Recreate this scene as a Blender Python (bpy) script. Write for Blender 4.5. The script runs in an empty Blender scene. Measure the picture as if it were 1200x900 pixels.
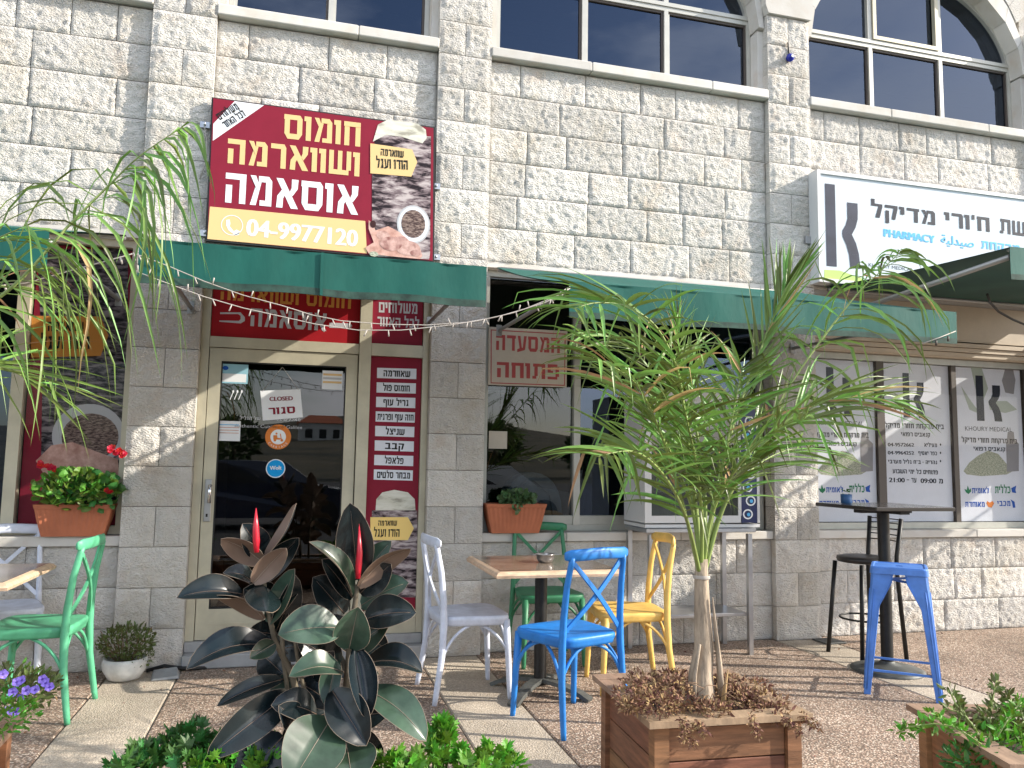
import bpy, math, random
import numpy as np
from mathutils import Vector, Matrix
random.seed(7)
R = math.radians
sc = bpy.context.scene
col = sc.collection
# ------------------------------------------------------------------ camera
CAM = Vector((-0.8843, -5.4199, 1.3068)); F = 929.7
YAW, PIT, ROL = 0.264795, 0.099172, 0.0163905
_f = Vector((math.sin(YAW)*math.cos(PIT), math.cos(YAW)*math.cos(PIT), math.sin(PIT)))
_r = Vector((math.cos(YAW), -math.sin(YAW), 0)); _u = _r.cross(_f)
CR_ = _r*math.cos(ROL)+_u*math.sin(ROL); CU_ = -_r*math.sin(ROL)+_u*math.cos(ROL)
cd = bpy.data.cameras.new('camera'); cam = bpy.data.objects.new('camera', cd); col.objects.link(cam)
cd.sensor_width = 36; cd.lens = F/1200*36; cd.clip_start = .05; cd.clip_end = 2000
M = Matrix((CR_, CU_, -_f)).transposed().to_4x4(); M.translation = CAM
cam.matrix_world = M
sc.camera = cam
def at(px, py, y):
    """real place of a measured photograph point at distance plane y"""
    d = _f + CR_*((px-600)/F) + CU_*((450-py)/F)
    return CAM + d*((y-CAM.y)/d.y)
# ------------------------------------------------------------------ light
AZ, EL = R(19.5), R(27.0)
sun_to = Vector((math.cos(AZ)*math.cos(EL), -math.sin(AZ)*math.cos(EL), math.sin(EL)))
w = bpy.data.worlds.new('World'); sc.world = w; w.use_nodes = True
nt = w.node_tree; bg = nt.nodes['Background']
sky = nt.nodes.new('ShaderNodeTexSky'); sky.sky_type = 'NISHITA'; sky.sun_disc = False
sky.sun_elevation = EL; sky.sun_rotation = math.pi/2+AZ
sky.air_density = 1.0; sky.dust_density = 1.2
_tc = nt.nodes.new('ShaderNodeTexCoord'); _mp = nt.nodes.new('ShaderNodeMapping'); _mp.inputs['Scale'].default_value = (1, 1, 2.6)
_nz = nt.nodes.new('ShaderNodeTexNoise'); _nz.inputs['Scale'].default_value = 2.3; _nz.inputs['Detail'].default_value = 7; _nz.inputs['Roughness'].default_value = .55
_cr = nt.nodes.new('ShaderNodeValToRGB'); _cr.color_ramp.elements[0].position = .45; _cr.color_ramp.elements[1].position = .62
_mx = nt.nodes.new('ShaderNodeMixRGB'); _mx.inputs[2].default_value = (7.5, 7.6, 8.0, 1)
nt.links.new(_tc.outputs['Generated'], _mp.inputs[0]); nt.links.new(_mp.outputs[0], _nz.inputs['Vector'])
nt.links.new(_nz.outputs['Fac'], _cr.inputs[0]); nt.links.new(_cr.outputs[0], _mx.inputs[0])
nt.links.new(sky.outputs[0], _mx.inputs[1]); nt.links.new(_mx.outputs[0], bg.inputs[0])
bg.inputs[1].default_value = 0.15
sl = bpy.data.lights.new('sun', 'SUN'); sl.energy = 3.5; sl.angle = R(.5); sl.color = (1, .93, .82)
so = bpy.data.objects.new('sun', sl); col.objects.link(so)
so.rotation_euler = (-sun_to).to_track_quat('-Z', 'Y').to_euler(); so.location = sun_to*30
vs = sc.view_settings; vs.view_transform = 'Standard'; vs.look = 'None'; vs.exposure = 1.07; vs.gamma = 1
sc.cycles.use_denoising = True
sc.cycles.max_bounces = 8; sc.cycles.transparent_max_bounces = 16
# ------------------------------------------------------------------ materials
MATS = {}
def mat(name, c, rough=.6, metal=0, spec=.5, var=0, vscale=8, bump=0, bscale=60, trans=0, coat=0, stretch=(1, 1, 1), island=0, c2=None, objvar=0, gen=False):
    if name in MATS: return MATS[name]
    m = bpy.data.materials.new(name); m.use_nodes = True; n = m.node_tree; L = n.links
    b = n.nodes['Principled BSDF']
    b.inputs['Base Color'].default_value = (*c, 1); b.inputs['Roughness'].default_value = rough
    b.inputs['Metallic'].default_value = metal; b.inputs['Specular IOR Level'].default_value = spec
    if coat: b.inputs['Coat Weight'].default_value = coat; b.inputs['Coat Roughness'].default_value = .15
    tc = n.nodes.new('ShaderNodeTexCoord'); mp = n.nodes.new('ShaderNodeMapping'); mp.inputs['Scale'].default_value = stretch
    L.new(tc.outputs['Object'], mp.inputs[0])
    src = None
    if var or c2:
        nz = n.nodes.new('ShaderNodeTexNoise'); nz.inputs['Scale'].default_value = vscale; nz.inputs['Detail'].default_value = 6; nz.inputs['Roughness'].default_value = .62
        L.new(mp.outputs[0], nz.inputs['Vector'])
        cr = n.nodes.new('ShaderNodeValToRGB'); cr.color_ramp.elements[0].position = .32; cr.color_ramp.elements[1].position = .68
        c_a = tuple(x*(1-var) for x in c); c_b = c2 if c2 else tuple(min(1, x*(1+var)) for x in c)
        cr.color_ramp.elements[0].color = (*c_a, 1); cr.color_ramp.elements[1].color = (*c_b, 1)
        L.new(nz.outputs['Fac'], cr.inputs[0]); src = cr.outputs[0]
    for amt, kind in ((island, 'i'), (objvar, 'o')):
        if amt:
            if kind == 'i': g = n.nodes.new('ShaderNodeNewGeometry'); out = g.outputs['Random Per Island']
            else: g = n.nodes.new('ShaderNodeObjectInfo'); out = g.outputs['Random']
            mr = n.nodes.new('ShaderNodeMapRange'); mr.inputs[3].default_value = 1-amt; mr.inputs[4].default_value = 1+amt
            L.new(out, mr.inputs[0])
            hs = n.nodes.new('ShaderNodeHueSaturation'); L.new(mr.outputs[0], hs.inputs['Value'])
            mh = n.nodes.new('ShaderNodeMapRange'); mh.inputs[3].default_value = .5-.04*amt*2; mh.inputs[4].default_value = .5+.035*amt*2
            L.new(out, mh.inputs[0]); L.new(mh.outputs[0], hs.inputs['Hue'])
            if src: L.new(src, hs.inputs['Color'])
            else: hs.inputs['Color'].default_value = (*c, 1)
            src = hs.outputs[0]
    if src: L.new(src, b.inputs['Base Color'])
    if bump:
        nz = n.nodes.new('ShaderNodeTexNoise'); nz.inputs['Scale'].default_value = bscale; nz.inputs['Detail'].default_value = 4
        L.new(mp.outputs[0], nz.inputs['Vector'])
        bp = n.nodes.new('ShaderNodeBump'); bp.inputs['Strength'].default_value = 1; bp.inputs['Distance'].default_value = bump
        L.new(nz.outputs['Fac'], bp.inputs['Height']); L.new(bp.outputs[0], b.inputs['Normal'])
    if trans:
        t = n.nodes.new('ShaderNodeBsdfTranslucent')
        if src: L.new(src, t.inputs[0])
        else: t.inputs[0].default_value = (*c, 1)
        mx = n.nodes.new('ShaderNodeMixShader'); mx.inputs[0].default_value = trans
        L.new(b.outputs[0], mx.inputs[1]); L.new(t.outputs[0], mx.inputs[2])
        L.new(mx.outputs[0], n.nodes['Material Output'].inputs[0])
    MATS[name] = m
    return m
def stone_mat(name, c, rough_stone=True):
    m = bpy.data.materials.new(name); m.use_nodes = True; n = m.node_tree; L = n.links; b = n.nodes['Principled BSDF']
    b.inputs['Roughness'].default_value = .88; b.inputs['Specular IOR Level'].default_value = .25
    g = n.nodes.new('ShaderNodeNewGeometry')
    oi = n.nodes.new('ShaderNodeObjectInfo')
    nz = n.nodes.new('ShaderNodeTexNoise'); nz.inputs['Scale'].default_value = 2.6; nz.inputs['Detail'].default_value = 7; nz.inputs['Roughness'].default_value = .65
    L.new(g.outputs['Position'], nz.inputs['Vector'])
    cr = n.nodes.new('ShaderNodeValToRGB'); e = cr.color_ramp.elements
    e[0].position = .3; e[0].color = (c[0]*.90, c[1]*.86, c[2]*.80, 1); e[1].position = .7; e[1].color = (c[0]*1.08, c[1]*1.08, c[2]*1.1, 1)
    x = e.new(.48); x.color = (*c, 1)
    L.new(nz.outputs['Fac'], cr.inputs[0])
    # warm iron stains on some stones
    n2 = n.nodes.new('ShaderNodeTexNoise'); n2.inputs['Scale'].default_value = 6; n2.inputs['Detail'].default_value = 5
    L.new(g.outputs['Position'], n2.inputs['Vector'])
    c2 = n.nodes.new('ShaderNodeValToRGB'); c2.color_ramp.elements[0].position = .56; c2.color_ramp.elements[1].position = .78
    c2.color_ramp.elements[1].color = (.32, .32, .32, 1)
    L.new(n2.outputs['Fac'], c2.inputs[0])
    mx = n.nodes.new('ShaderNodeMixRGB'); mx.inputs[2].default_value = (.50, .33, .20, 1); L.new(c2.outputs[0], mx.inputs[0]); L.new(cr.outputs[0], mx.inputs[1])
    mr = n.nodes.new('ShaderNodeMapRange'); mr.inputs[3].default_value = .86; mr.inputs[4].default_value = 1.12; L.new(oi.outputs['Random'], mr.inputs[0])
    hs = n.nodes.new('ShaderNodeHueSaturation'); L.new(mr.outputs[0], hs.inputs['Value']); L.new(mx.outputs[0], hs.inputs['Color'])
    # grime near the ground
    L.new(hs.outputs[0], b.inputs['Base Color'])
    mp = n.nodes.new('ShaderNodeMapping'); mp.inputs['Rotation'].default_value = (0, R(38), 0); mp.inputs['Scale'].default_value = (1, 1, 1.7)
    L.new(g.outputs['Position'], mp.inputs[0])
    bz = n.nodes.new('ShaderNodeTexNoise'); bz.inputs['Scale'].default_value = 66 if rough_stone else 90; bz.inputs['Detail'].default_value = 3; bz.inputs['Roughness'].default_value = .55
    L.new(mp.outputs[0], bz.inputs['Vector'])
    bp = n.nodes.new('ShaderNodeBump'); bp.inputs['Strength'].default_value = 1.0; bp.inputs['Distance'].default_value = .020 if rough_stone else .0012
    L.new(bz.outputs['Fac'], bp.inputs['Height'])
    bz2 = n.nodes.new('ShaderNodeTexNoise'); bz2.inputs['Scale'].default_value = 260; bz2.inputs['Detail'].default_value = 2
    L.new(g.outputs['Position'], bz2.inputs['Vector'])
    bp2 = n.nodes.new('ShaderNodeBump'); bp2.inputs['Distance'].default_value = .0012; L.new(bz2.outputs['Fac'], bp2.inputs['Height']); L.new(bp.outputs[0], bp2.inputs['Normal'])
    L.new(bp2.outputs[0], b.inputs['Normal'])
    MATS[name] = m
    return m
def pebble_mat(name, cols, scale, base):
    m = bpy.data.materials.new(name); m.use_nodes = True; n = m.node_tree; L = n.links; b = n.nodes['Principled BSDF']
    b.inputs['Roughness'].default_value = .75; b.inputs['Specular IOR Level'].default_value = .3
    g = n.nodes.new('ShaderNodeNewGeometry')
    v = n.nodes.new('ShaderNodeTexVoronoi'); v.inputs['Scale'].default_value = scale; v.inputs['Randomness'].default_value = 1
    L.new(g.outputs['Position'], v.inputs['Vector'])
    sx = n.nodes.new('ShaderNodeSeparateColor'); L.new(v.outputs['Color'], sx.inputs[0])
    cr = n.nodes.new('ShaderNodeValToRGB'); e = cr.color_ramp.elements
    for i, (p, c) in enumerate(cols):
        q = e[i] if i < 2 else e.new(p)
        q.position = p; q.color = (*c, 1)
    L.new(sx.outputs[0], cr.inputs[0])
    dr = n.nodes.new('ShaderNodeValToRGB'); dr.color_ramp.elements[0].position = .30; dr.color_ramp.elements[1].position = .62
    L.new(v.outputs['Distance'], dr.inputs[0])
    mx = n.nodes.new('ShaderNodeMixRGB'); mx.inputs[2].default_value = (*base, 1); L.new(dr.outputs[0], mx.inputs[0]); L.new(cr.outputs[0], mx.inputs[1])
    nz = n.nodes.new('ShaderNodeTexNoise'); nz.inputs['Scale'].default_value = 1.7; nz.inputs['Detail'].default_value = 5; L.new(g.outputs['Position'], nz.inputs['Vector'])
    mr = n.nodes.new('ShaderNodeMapRange'); mr.inputs[1].default_value = .3; mr.inputs[2].default_value = .7; mr.inputs[3].default_value = .66; mr.inputs[4].default_value = 1.16; L.new(nz.outputs['Fac'], mr.inputs[0])
    hs = n.nodes.new('ShaderNodeHueSaturation'); L.new(mx.outputs[0], hs.inputs['Color']); L.new(mr.outputs[0], hs.inputs['Value']); L.new(hs.outputs[0], b.inputs['Base Color'])
    iv = n.nodes.new('ShaderNodeMath'); iv.operation = 'SUBTRACT'; iv.inputs[0].default_value = 1; L.new(v.outputs['Distance'], iv.inputs[1])
    bp = n.nodes.new('ShaderNodeBump'); bp.inputs['Strength'].default_value = .9; bp.inputs['Distance'].default_value = .0042; L.new(iv.outputs[0], bp.inputs['Height']); L.new(bp.outputs[0], b.inputs['Normal'])
    MATS[name] = m
    return m
def glass_mat(name, tint=(.5, .53, .5), ior=1.6, rough=0.0):
    m = bpy.data.materials.new(name); m.use_nodes = True; n = m.node_tree; L = n.links
    n.nodes.remove(n.nodes['Principled BSDF'])
    t = n.nodes.new('ShaderNodeBsdfTransparent'); t.inputs[0].default_value = (*tint, 1)
    gl = n.nodes.new('ShaderNodeBsdfGlossy'); gl.inputs['Roughness'].default_value = rough; gl.inputs[0].default_value = (.50, .60, .80, 1) if ior > 2 else (1, 1, 1, 1)
    fr = n.nodes.new('ShaderNodeFresnel'); fr.inputs[0].default_value = ior
    g = n.nodes.new('ShaderNodeNewGeometry'); nz = n.nodes.new('ShaderNodeTexNoise'); nz.inputs['Scale'].default_value = 1.3
    L.new(g.outputs['Position'], nz.inputs['Vector'])
    bp = n.nodes.new('ShaderNodeBump'); bp.inputs['Distance'].default_value = .0008; bp.inputs['Strength'].default_value = .5; L.new(nz.outputs['Fac'], bp.inputs['Height']); L.new(bp.outputs[0], gl.inputs['Normal'])
    bf = n.nodes.new('ShaderNodeMath'); bf.operation = 'SUBTRACT'; bf.inputs[0].default_value = 1; L.new(g.outputs['Backfacing'], bf.inputs[1]); mm = n.nodes.new('ShaderNodeMath'); mm.operation = 'MULTIPLY'; L.new(bf.outputs[0], mm.inputs[0]); L.new(fr.outputs[0], mm.inputs[1])
    mx = n.nodes.new('ShaderNodeMixShader'); L.new(mm.outputs[0], mx.inputs[0]); L.new(t.outputs[0], mx.inputs[1]); L.new(gl.outputs[0], mx.inputs[2])
    L.new(mx.outputs[0], n.nodes['Material Output'].inputs[0]); MATS[name] = m
    return m
def meat_mat(name, a, b_, c_, sc_=14):
    m = bpy.data.materials.new(name); m.use_nodes = True; n = m.node_tree; L = n.links; b = n.nodes['Principled BSDF']; b.inputs['Roughness'].default_value = .45
    g = n.nodes.new('ShaderNodeNewGeometry'); mp = n.nodes.new('ShaderNodeMapping'); mp.inputs['Scale'].default_value = (1, 1, 3.2); mp.inputs['Rotation'].default_value = (0, R(-12), 0); L.new(g.outputs['Position'], mp.inputs[0])
    nz = n.nodes.new('ShaderNodeTexNoise'); nz.inputs['Scale'].default_value = sc_; nz.inputs['Detail'].default_value = 6; nz.inputs['Roughness'].default_value = .6; nz.inputs['Distortion'].default_value = .35
    L.new(mp.outputs[0], nz.inputs['Vector'])
    cr = n.nodes.new('ShaderNodeValToRGB'); e = cr.color_ramp.elements; e[0].position = .40; e[0].color = (*a, 1); e[1].position = .62; e[1].color = (*c_, 1); x = e.new(.49); x.color = (*b_, 1)
    L.new(nz.outputs['Fac'], cr.inputs[0]); L.new(cr.outputs[0], b.inputs['Base Color']); MATS[name] = m
    return m
stone_mat('rough_limestone', (.64, .61, .56))
stone_mat('smooth_limestone', (.61, .585, .54), False)
mat('mortar', (.30, .27, .225), .95, var=.25, vscale=30, bump=.002, bscale=200)
pebble_mat('pebble_brown', [(0, (.22, .14, .11)), (1, (.82, .69, .56)), (.3, (.46, .32, .24)), (.62, (.62, .46, .35)), (.85, (.72, .62, .52))], 95, (.22, .165, .125))
pebble_mat('pebble_light', [(0, (.34, .27, .20)), (1, (.86, .77, .64)), (.3, (.58, .50, .39)), (.65, (.70, .61, .49)), (.88, (.46, .40, .33))], 115, (.46, .39, .31))
mat('asphalt', (.055, .055, .055), .9, var=.3, vscale=3, bump=.003, bscale=120)
mat('hill_scrub', (.035, .045, .02), .95, var=.5, vscale=.15, c2=(.12, .10, .055))
mat('alu_cream', (.52, .48, .36), .42, .15, var=.12, vscale=5, bump=.0003)
mat('alu_white', (.50, .49, .44), .4, .25, var=.06)
mat('alu_grey', (.42, .42, .38), .4, .3, var=.1)
mat('dark_frame', (.07, .055, .045), .5)
mat('rubber_gasket', (.012, .012, .012), .6)
glass_mat('door_glass', (.62, .64, .62), 1.75); glass_mat('dark_glass', (.30, .31, .33), 2.1); glass_mat('poster_glass', (.94, .94, .94), 1.25)
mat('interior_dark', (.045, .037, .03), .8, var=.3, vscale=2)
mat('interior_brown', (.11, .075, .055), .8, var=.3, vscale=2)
mat('blind', (.10, .085, .08), .8, var=.35, vscale=3, stretch=(.3, .3, 14))
mat('canvas_green', (.007, .090, .072), .66, spec=.3, var=.16, vscale=2.2, bump=.005, bscale=5, stretch=(1.6, 1, .7), trans=.0)
mat('canvas_dark', (.010, .060, .045), .7, var=.2, vscale=4)
mat('canvas_hem', (.020, .055, .042), .8, var=.5, vscale=18)
mat('awning_metal', (.32, .32, .31), .45, .6)
mat('white_box', (.60, .60, .60), .4)
mat('beige_metal', (.50, .42, .32), .5, .0, var=.06)
mat('pr_maroon', (.235, .016, .036), .38, var=.05); mat('pr_yellow', (.90, .64, .22), .38); mat('pr_white', (.80, .82, .84), .38)
mat('pr_cream', (.76, .53, .25), .38); mat('pr_black', (.02, .02, .02), .4); mat('pr_red', (.33, .012, .018), .4, var=.08)
mat('pr_orange', (.62, .27, .06), .4); mat('pr_grey', (.50, .50, .52), .4); mat('pr_pink', (.60, .30, .24), .4, var=.3, vscale=14, c2=(.78, .50, .42))
mat('pr_slate', (.025, .030, .045), .4); mat('pr_sky', (.12, .45, .78), .4); mat('pr_k', (.045, .05, .075), .35, var=.15)
mat('pr_signwhite', (.58, .63, .68), .3); mat('pr_lilac', (.74, .76, .82), .4, var=.03); mat('pr_leaf', (.42, .47, .40), .4); mat('pr_lime', (.45, .62, .18), .4)
mat('pr_blue', (.02, .10, .45), .4); mat('pr_green', (.03, .22, .10), .4); mat('pr_oj', (.70, .22, .05), .4); mat('pr_bottle', (.30, .29, .30), .3)
mat('pr_cyan', (.01, .32, .72), .35); mat('pr_rose', (.42, .09, .09), .5); mat('pr_board', (.55, .50, .42), .5, var=.06); mat('pr_lightblue', (.30, .55, .65), .4)
meat_mat('pr_meat', (.02, .014, .018), (.20, .15, .16), (.52, .45, .44), 9); meat_mat('pr_dome', (.35, .33, .27), (.62, .60, .50), (.72, .70, .62), 6)
meat_mat('pr_meat_dim', (.012, .010, .014), (.08, .07, .08), (.26, .23, .24), 12); meat_mat('pr_mince', (.05, .03, .03), (.15, .10, .09), (.32, .24, .20), 40)
mat('pr_flesh', (.52, .27, .23), .4, var=.35, vscale=22, c2=(.74, .50, .44)); mat('pr_flesh2', (.38, .15, .13), .4, var=.4, vscale=18, c2=(.66, .42, .37)); mat('pr_dark', (.05, .02, .02), .4)
meat_mat('pr_herb', (.22, .24, .18), (.38, .40, .30), (.55, .55, .45), 60)
for nm, c in dict(paint_blue=(.016, .19, .58), paint_stool=(.07, .20, .58), paint_green=(.10, .42, .23), paint_dgreen=(.035, .20, .095), paint_white=(.58, .62, .72), paint_yellow=(.78, .50, .13)).items():
    mat(nm, c, .46, var=.16, vscale=11, bump=.0007, bscale=55)
mat('black_metal', (.018, .018, .018), .45, .4, var=.3, vscale=20); mat('black_vinyl', (.02, .018, .018), .4)
mat('cast_grey', (.11, .115, .11), .6, .5, var=.35, vscale=9, bump=.0015, bscale=60)
mat('steel', (.45, .45, .46), .3, .9, var=.12, vscale=6); mat('chrome', (.7, .7, .72), .15, 1)
mat('table_top', (.20, .15, .12), .16, var=.45, vscale=5, c2=(.36, .28, .21), stretch=(1, 5, 1), coat=.5)
mat('table_edge', (.62, .44, .30), .5, var=.25, vscale=9, stretch=(2, 8, 1)); mat('bar_top', (.04, .035, .03), .2, coat=.4)
mat('wood_brown', (.22, .10, .048), .65, var=.35, vscale=6, stretch=(1, 1, 9), bump=.001, bscale=40, objvar=.18)
mat('wood_rail', (.30, .20, .13), .7, var=.3, vscale=7, stretch=(4, 1, 1), bump=.001, objvar=.12)
mat('soil', (.05, .032, .02), .95, var=.4, vscale=40, bump=.006, bscale=60)
mat('terracotta', (.42, .13, .06), .7, var=.12, vscale=7); mat('white_pot', (.60, .60, .58), .6, var=.25, vscale=9)
mat('palm_leaf', (.14, .235, .045), .42, spec=.45, trans=.18, island=.6, var=.25, vscale=3)
mat('palm_stalk', (.20, .27, .07), .5, var=.3, vscale=6); mat('palm_trunk', (.34, .27, .20), .9, var=.45, vscale=9, stretch=(3, 3, .8), bump=.006, bscale=22)
mat('palm_dry', (.42, .27, .13), .8, island=.3, trans=.2)
mat('rubber_leaf', (.006, .012, .014), .27, spec=.42, var=.5, vscale=9, coat=.05, objvar=.3, trans=0)
mat('rubber_green', (.034, .062, .040), .30, spec=.4, var=.45, vscale=12, coat=.06, objvar=.3)
mat('rubber_under', (.16, .105, .075), .42, var=.2, vscale=8); mat('rubber_rib', (.26, .20, .15), .5); mat('rubber_spike', (.50, .012, .03), .3)
mat('rubber_stem', (.13, .105, .07), .8, var=.3, vscale=20)
mat('herb', (.10, .28, .022), .5, trans=.28, island=.4); mat('herb_dark', (.042, .14, .025), .5, trans=.2, island=.4)
mat('bush', (.11, .14, .035), .55, trans=.2, island=.5); mat('geranium', (.13, .27, .035), .5, trans=.25, island=.55); mat('succulent', (.085, .16, .06), .5, trans=.1, island=.4)
mat('red_petal', (.62, .01, .015), .5, trans=.2, island=.2); mat('violet_petal', (.26, .18, .68), .5, trans=.2, island=.25); mat('violet_dark', (.06, .02, .25), .5)
mat('dead_leaf', (.23, .125, .07), .85, island=.55); mat('twig', (.20, .12, .07), .8)
mat('cable_white', (.42, .38, .34), .5); mat('blue_glass', (.01, .02, .30), .15); mat('cup_blue', (.03, .10, .24), .5); mat('denim', (.16, .21, .30), .85, var=.2)
mat('fridge_navy', (.012, .02, .09), .35); mat('stone_grey', (.33, .33, .33), .85, var=.15)
mat('car_paint', (.02, .03, .06), .15, coat=1); mat('far_white', (.6, .6, .58), .7); mat('tree_crown', (.04, .07, .02), .9, island=.4); mat('bark', (.1, .07, .05), .9)
for _k, _m in MATS.items():
    if _k.startswith('pr_'):
        _b = _m.node_tree.nodes['Principled BSDF']; _b.inputs['Roughness'].default_value = .55; _b.inputs['Specular IOR Level'].default_value = .15
# ------------------------------------------------------------------ mesh builder
class MB:
    def __init__(s): s.v = []; s.f = []; s.m = []; s.mats = []; s.sm = []
    def mi(s, name):
        if name not in s.mats: s.mats.append(name)
        return s.mats.index(name)
    def add(s, vs, fs, m, smooth=False):
        o = len(s.v); k = s.mi(m)
        s.v.extend([tuple(v) for v in vs]); s.f.extend([tuple(i+o for i in f) for f in fs]); s.m.extend([k]*len(fs)); s.sm.extend([smooth]*len(fs))
        return s
    def box(s, x0, x1, y0, y1, z0, z1, m):
        v = [(x0, y0, z0), (x1, y0, z0), (x1, y1, z0), (x0, y1, z0), (x0, y0, z1), (x1, y0, z1), (x1, y1, z1), (x0, y1, z1)]
        return s.add(v, [(0, 3, 2, 1), (4, 5, 6, 7), (0, 1, 5, 4), (1, 2, 6, 5), (2, 3, 7, 6), (3, 0, 4, 7)], m)
    def bbox(s, x0, x1, y0, y1, z0, z1, m, b=.004):
        """box with bevelled edges"""
        vs = []; ring = []
        def loop(i, z): return [(x0+i, y0+i*0, z), (x1-i, y0, z)]
        X = [(x0, x0+b), (x1, x1-b)]; Y = [(y0, y0+b), (y1, y1-b)]
        def rect(ix, iy, z): return [(x0+ix, y0+iy+b-iy*0-b, z)]
        def octo(i, z):
            c = b
            return [(x0+c+i, y0+i, z), (x1-c-i, y0+i, z), (x1-i, y0+c+i, z), (x1-i, y1-c-i, z), (x1-c-i, y1-i, z), (x0+c+i, y1-i, z), (x0+i, y1-c-i, z), (x0+i, y0+c+i, z)]
        vs = octo(b*.7, z0)+octo(0, z0+b)+octo(0, z1-b)+octo(b*.7, z1)
        fs = [tuple(range(7, -1, -1)), tuple(range(24, 32))]
        for k in range(3):
            for i in range(8): a = k*8+i; c = k*8+(i+1) % 8; fs.append((a, c, c+8, a+8))
        return s.add(vs, fs, m)
    def tube(s, pts, r, m, n=8, cap=True, flat=1.0, smooth=True):
        pts = [Vector(p) for p in pts]; rs = r if isinstance(r, (list, tuple)) else [r]*len(pts)
        vs = []; prev = None
        for i, p in enumerate(pts):
            t = (pts[min(i+1, len(pts)-1)]-pts[max(i-1, 0)]).normalized()
            if prev is None:
                a = Vector((0, 0, 1)) if abs(t.z) < .9 else Vector((1, 0, 0)); u = t.cross(a).normalized()
            else: u = (prev-t*prev.dot(t)).normalized()
            prev = u; w_ = t.cross(u)
            for k in range(n):
                an = 2*math.pi*k/n; vs.append(p+(u*math.cos(an)+w_*math.sin(an)*flat)*rs[i])
        fs = []
        for i in range(len(pts)-1):
            for k in range(n): a = i*n+k; b = i*n+(k+1) % n; fs.append((a, b, b+n, a+n))
        if cap: fs += [tuple(range(n-1, -1, -1)), tuple(range((len(pts)-1)*n, len(pts)*n))]
        return s.add(vs, fs, m, smooth)
    def strip(s, pts, w_, t, m, side=None):
        """flat bar of width w_ (along side vector) and thickness t along pts"""
        pts = [Vector(p) for p in pts]; vs = []
        for i, p in enumerate(pts):
            tg = (pts[min(i+1, len(pts)-1)]-pts[max(i-1, 0)]).normalized(); sd = Vector(side).normalized(); sd = (sd-tg*sd.dot(tg)).normalized(); nn = tg.cross(sd)
            for a, b in ((-1, -1), (1, -1), (1, 1), (-1, 1)): vs.append(p+sd*a*w_/2+nn*b*t/2)
        fs = [(3, 2, 1, 0)]
        for i in range(len(pts)-1):
            for k in range(4): a = i*4+k; b = i*4+(k+1) % 4; fs.append((a, b, b+4, a+4))
        o = (len(pts)-1)*4; fs.append((o, o+1, o+2, o+3))
        return s.add(vs, fs, m)
    def lathe(s, prof, m, n=24, c=(0, 0), smooth=True, cap=True):
        vs = []; fs = []
        for r, z in prof:
            for k in range(n): a = 2*math.pi*k/n; vs.append((c[0]+r*math.cos(a), c[1]+r*math.sin(a), z))
        for i in range(len(prof)-1):
            for k in range(n): a = i*n+k; b = i*n+(k+1) % n; fs.append((a, b, b+n, a+n))
        s.add(vs, fs, m, smooth)
        if cap:
            s.add([vs[k] for k in range(n)], [tuple(range(n-1, -1, -1))], m)
            s.add([vs[(len(prof)-1)*n+k] for k in range(n)], [tuple(range(n))], m)
        return s
    def poly(s, pts, y, m):
        """flat print: polygon of (x,z) facing -Y"""
        a = sum(pts[i][0]*pts[(i+1) % len(pts)][1]-pts[(i+1) % len(pts)][0]*pts[i][1] for i in range(len(pts)))
        if a < 0: pts = pts[::-1]
        return s.add([(x, y, z) for x, z in pts], [tuple(range(len(pts)))], m)
    def prism(s, pts, y0, y1, m):
        """extrude polygon of (x,z) from y0 (front) to y1"""
        a = sum(pts[i][0]*pts[(i+1) % len(pts)][1]-pts[(i+1) % len(pts)][0]*pts[i][1] for i in range(len(pts)))
        if a < 0: pts = pts[::-1]
        n = len(pts); v = [(x, y0, z) for x, z in pts]+[(x, y1, z) for x, z in pts]
        f = [tuple(range(n)), tuple(range(2*n-1, n-1, -1))]+[(i, i+n, (i+1) % n+n, (i+1) % n) for i in range(n)]
        return s.add(v, f, m)
    def xform(s, Mx, start=0):
        for i in range(start, len(s.v)): s.v[i] = tuple(Mx @ Vector(s.v[i]))
    def mesh(s, name, off=(0, 0, 0)):
        me = bpy.data.meshes.new(name)
        v = [(a-off[0], b-off[1], c-off[2]) for a, b, c in s.v] if any(off) else s.v
        me.from_pydata(v, [], s.f)
        for m in s.mats: me.materials.append(MATS[m])
        me.polygons.foreach_set('material_index', s.m); me.polygons.foreach_set('use_smooth', s.sm); me.update()
        return me
    def build(s, name, parent=None, world=False, **kw):
        off = (0, 0, 0)
        if world:
            p = parent
            off = Vector((0, 0, 0))
            while p: off = off+p.location; p = p.parent
        o = bpy.data.objects.new(name, s.mesh(name, off)); col.objects.link(o); o.parent = parent
        for k, v in kw.items(): o[k] = v
        return o
def thing(name, label, cat, loc=(0, 0, 0), rz=0, group=None):
    o = bpy.data.objects.new(name, None); o.empty_display_size = .1; col.objects.link(o); o.location = loc; o.rotation_euler = (0, 0, rz)
    o['label'] = label; o['category'] = cat
    if group: o['group'] = group
    return o
def tag(o, label, cat, group=None):
    o['label'] = label; o['category'] = cat
    if group: o['group'] = group
    return o
def dup(root, loc, rz, label=None, matmap=None):
    r = root.copy(); col.objects.link(r); r.location = loc; r.rotation_euler = (0, 0, rz)
    if label: r['label'] = label
    def rec(src, dst):
        for ch in src.children:
            c = ch.copy(); col.objects.link(c); c.parent = dst
            if matmap and c.type == 'MESH':
                c.data = ch.data.copy()
                for i, m in enumerate(c.data.materials):
                    if m.name in matmap: c.data.materials[i] = MATS[matmap[m.name]]
            rec(ch, c)
    rec(root, r)
    return r
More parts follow.
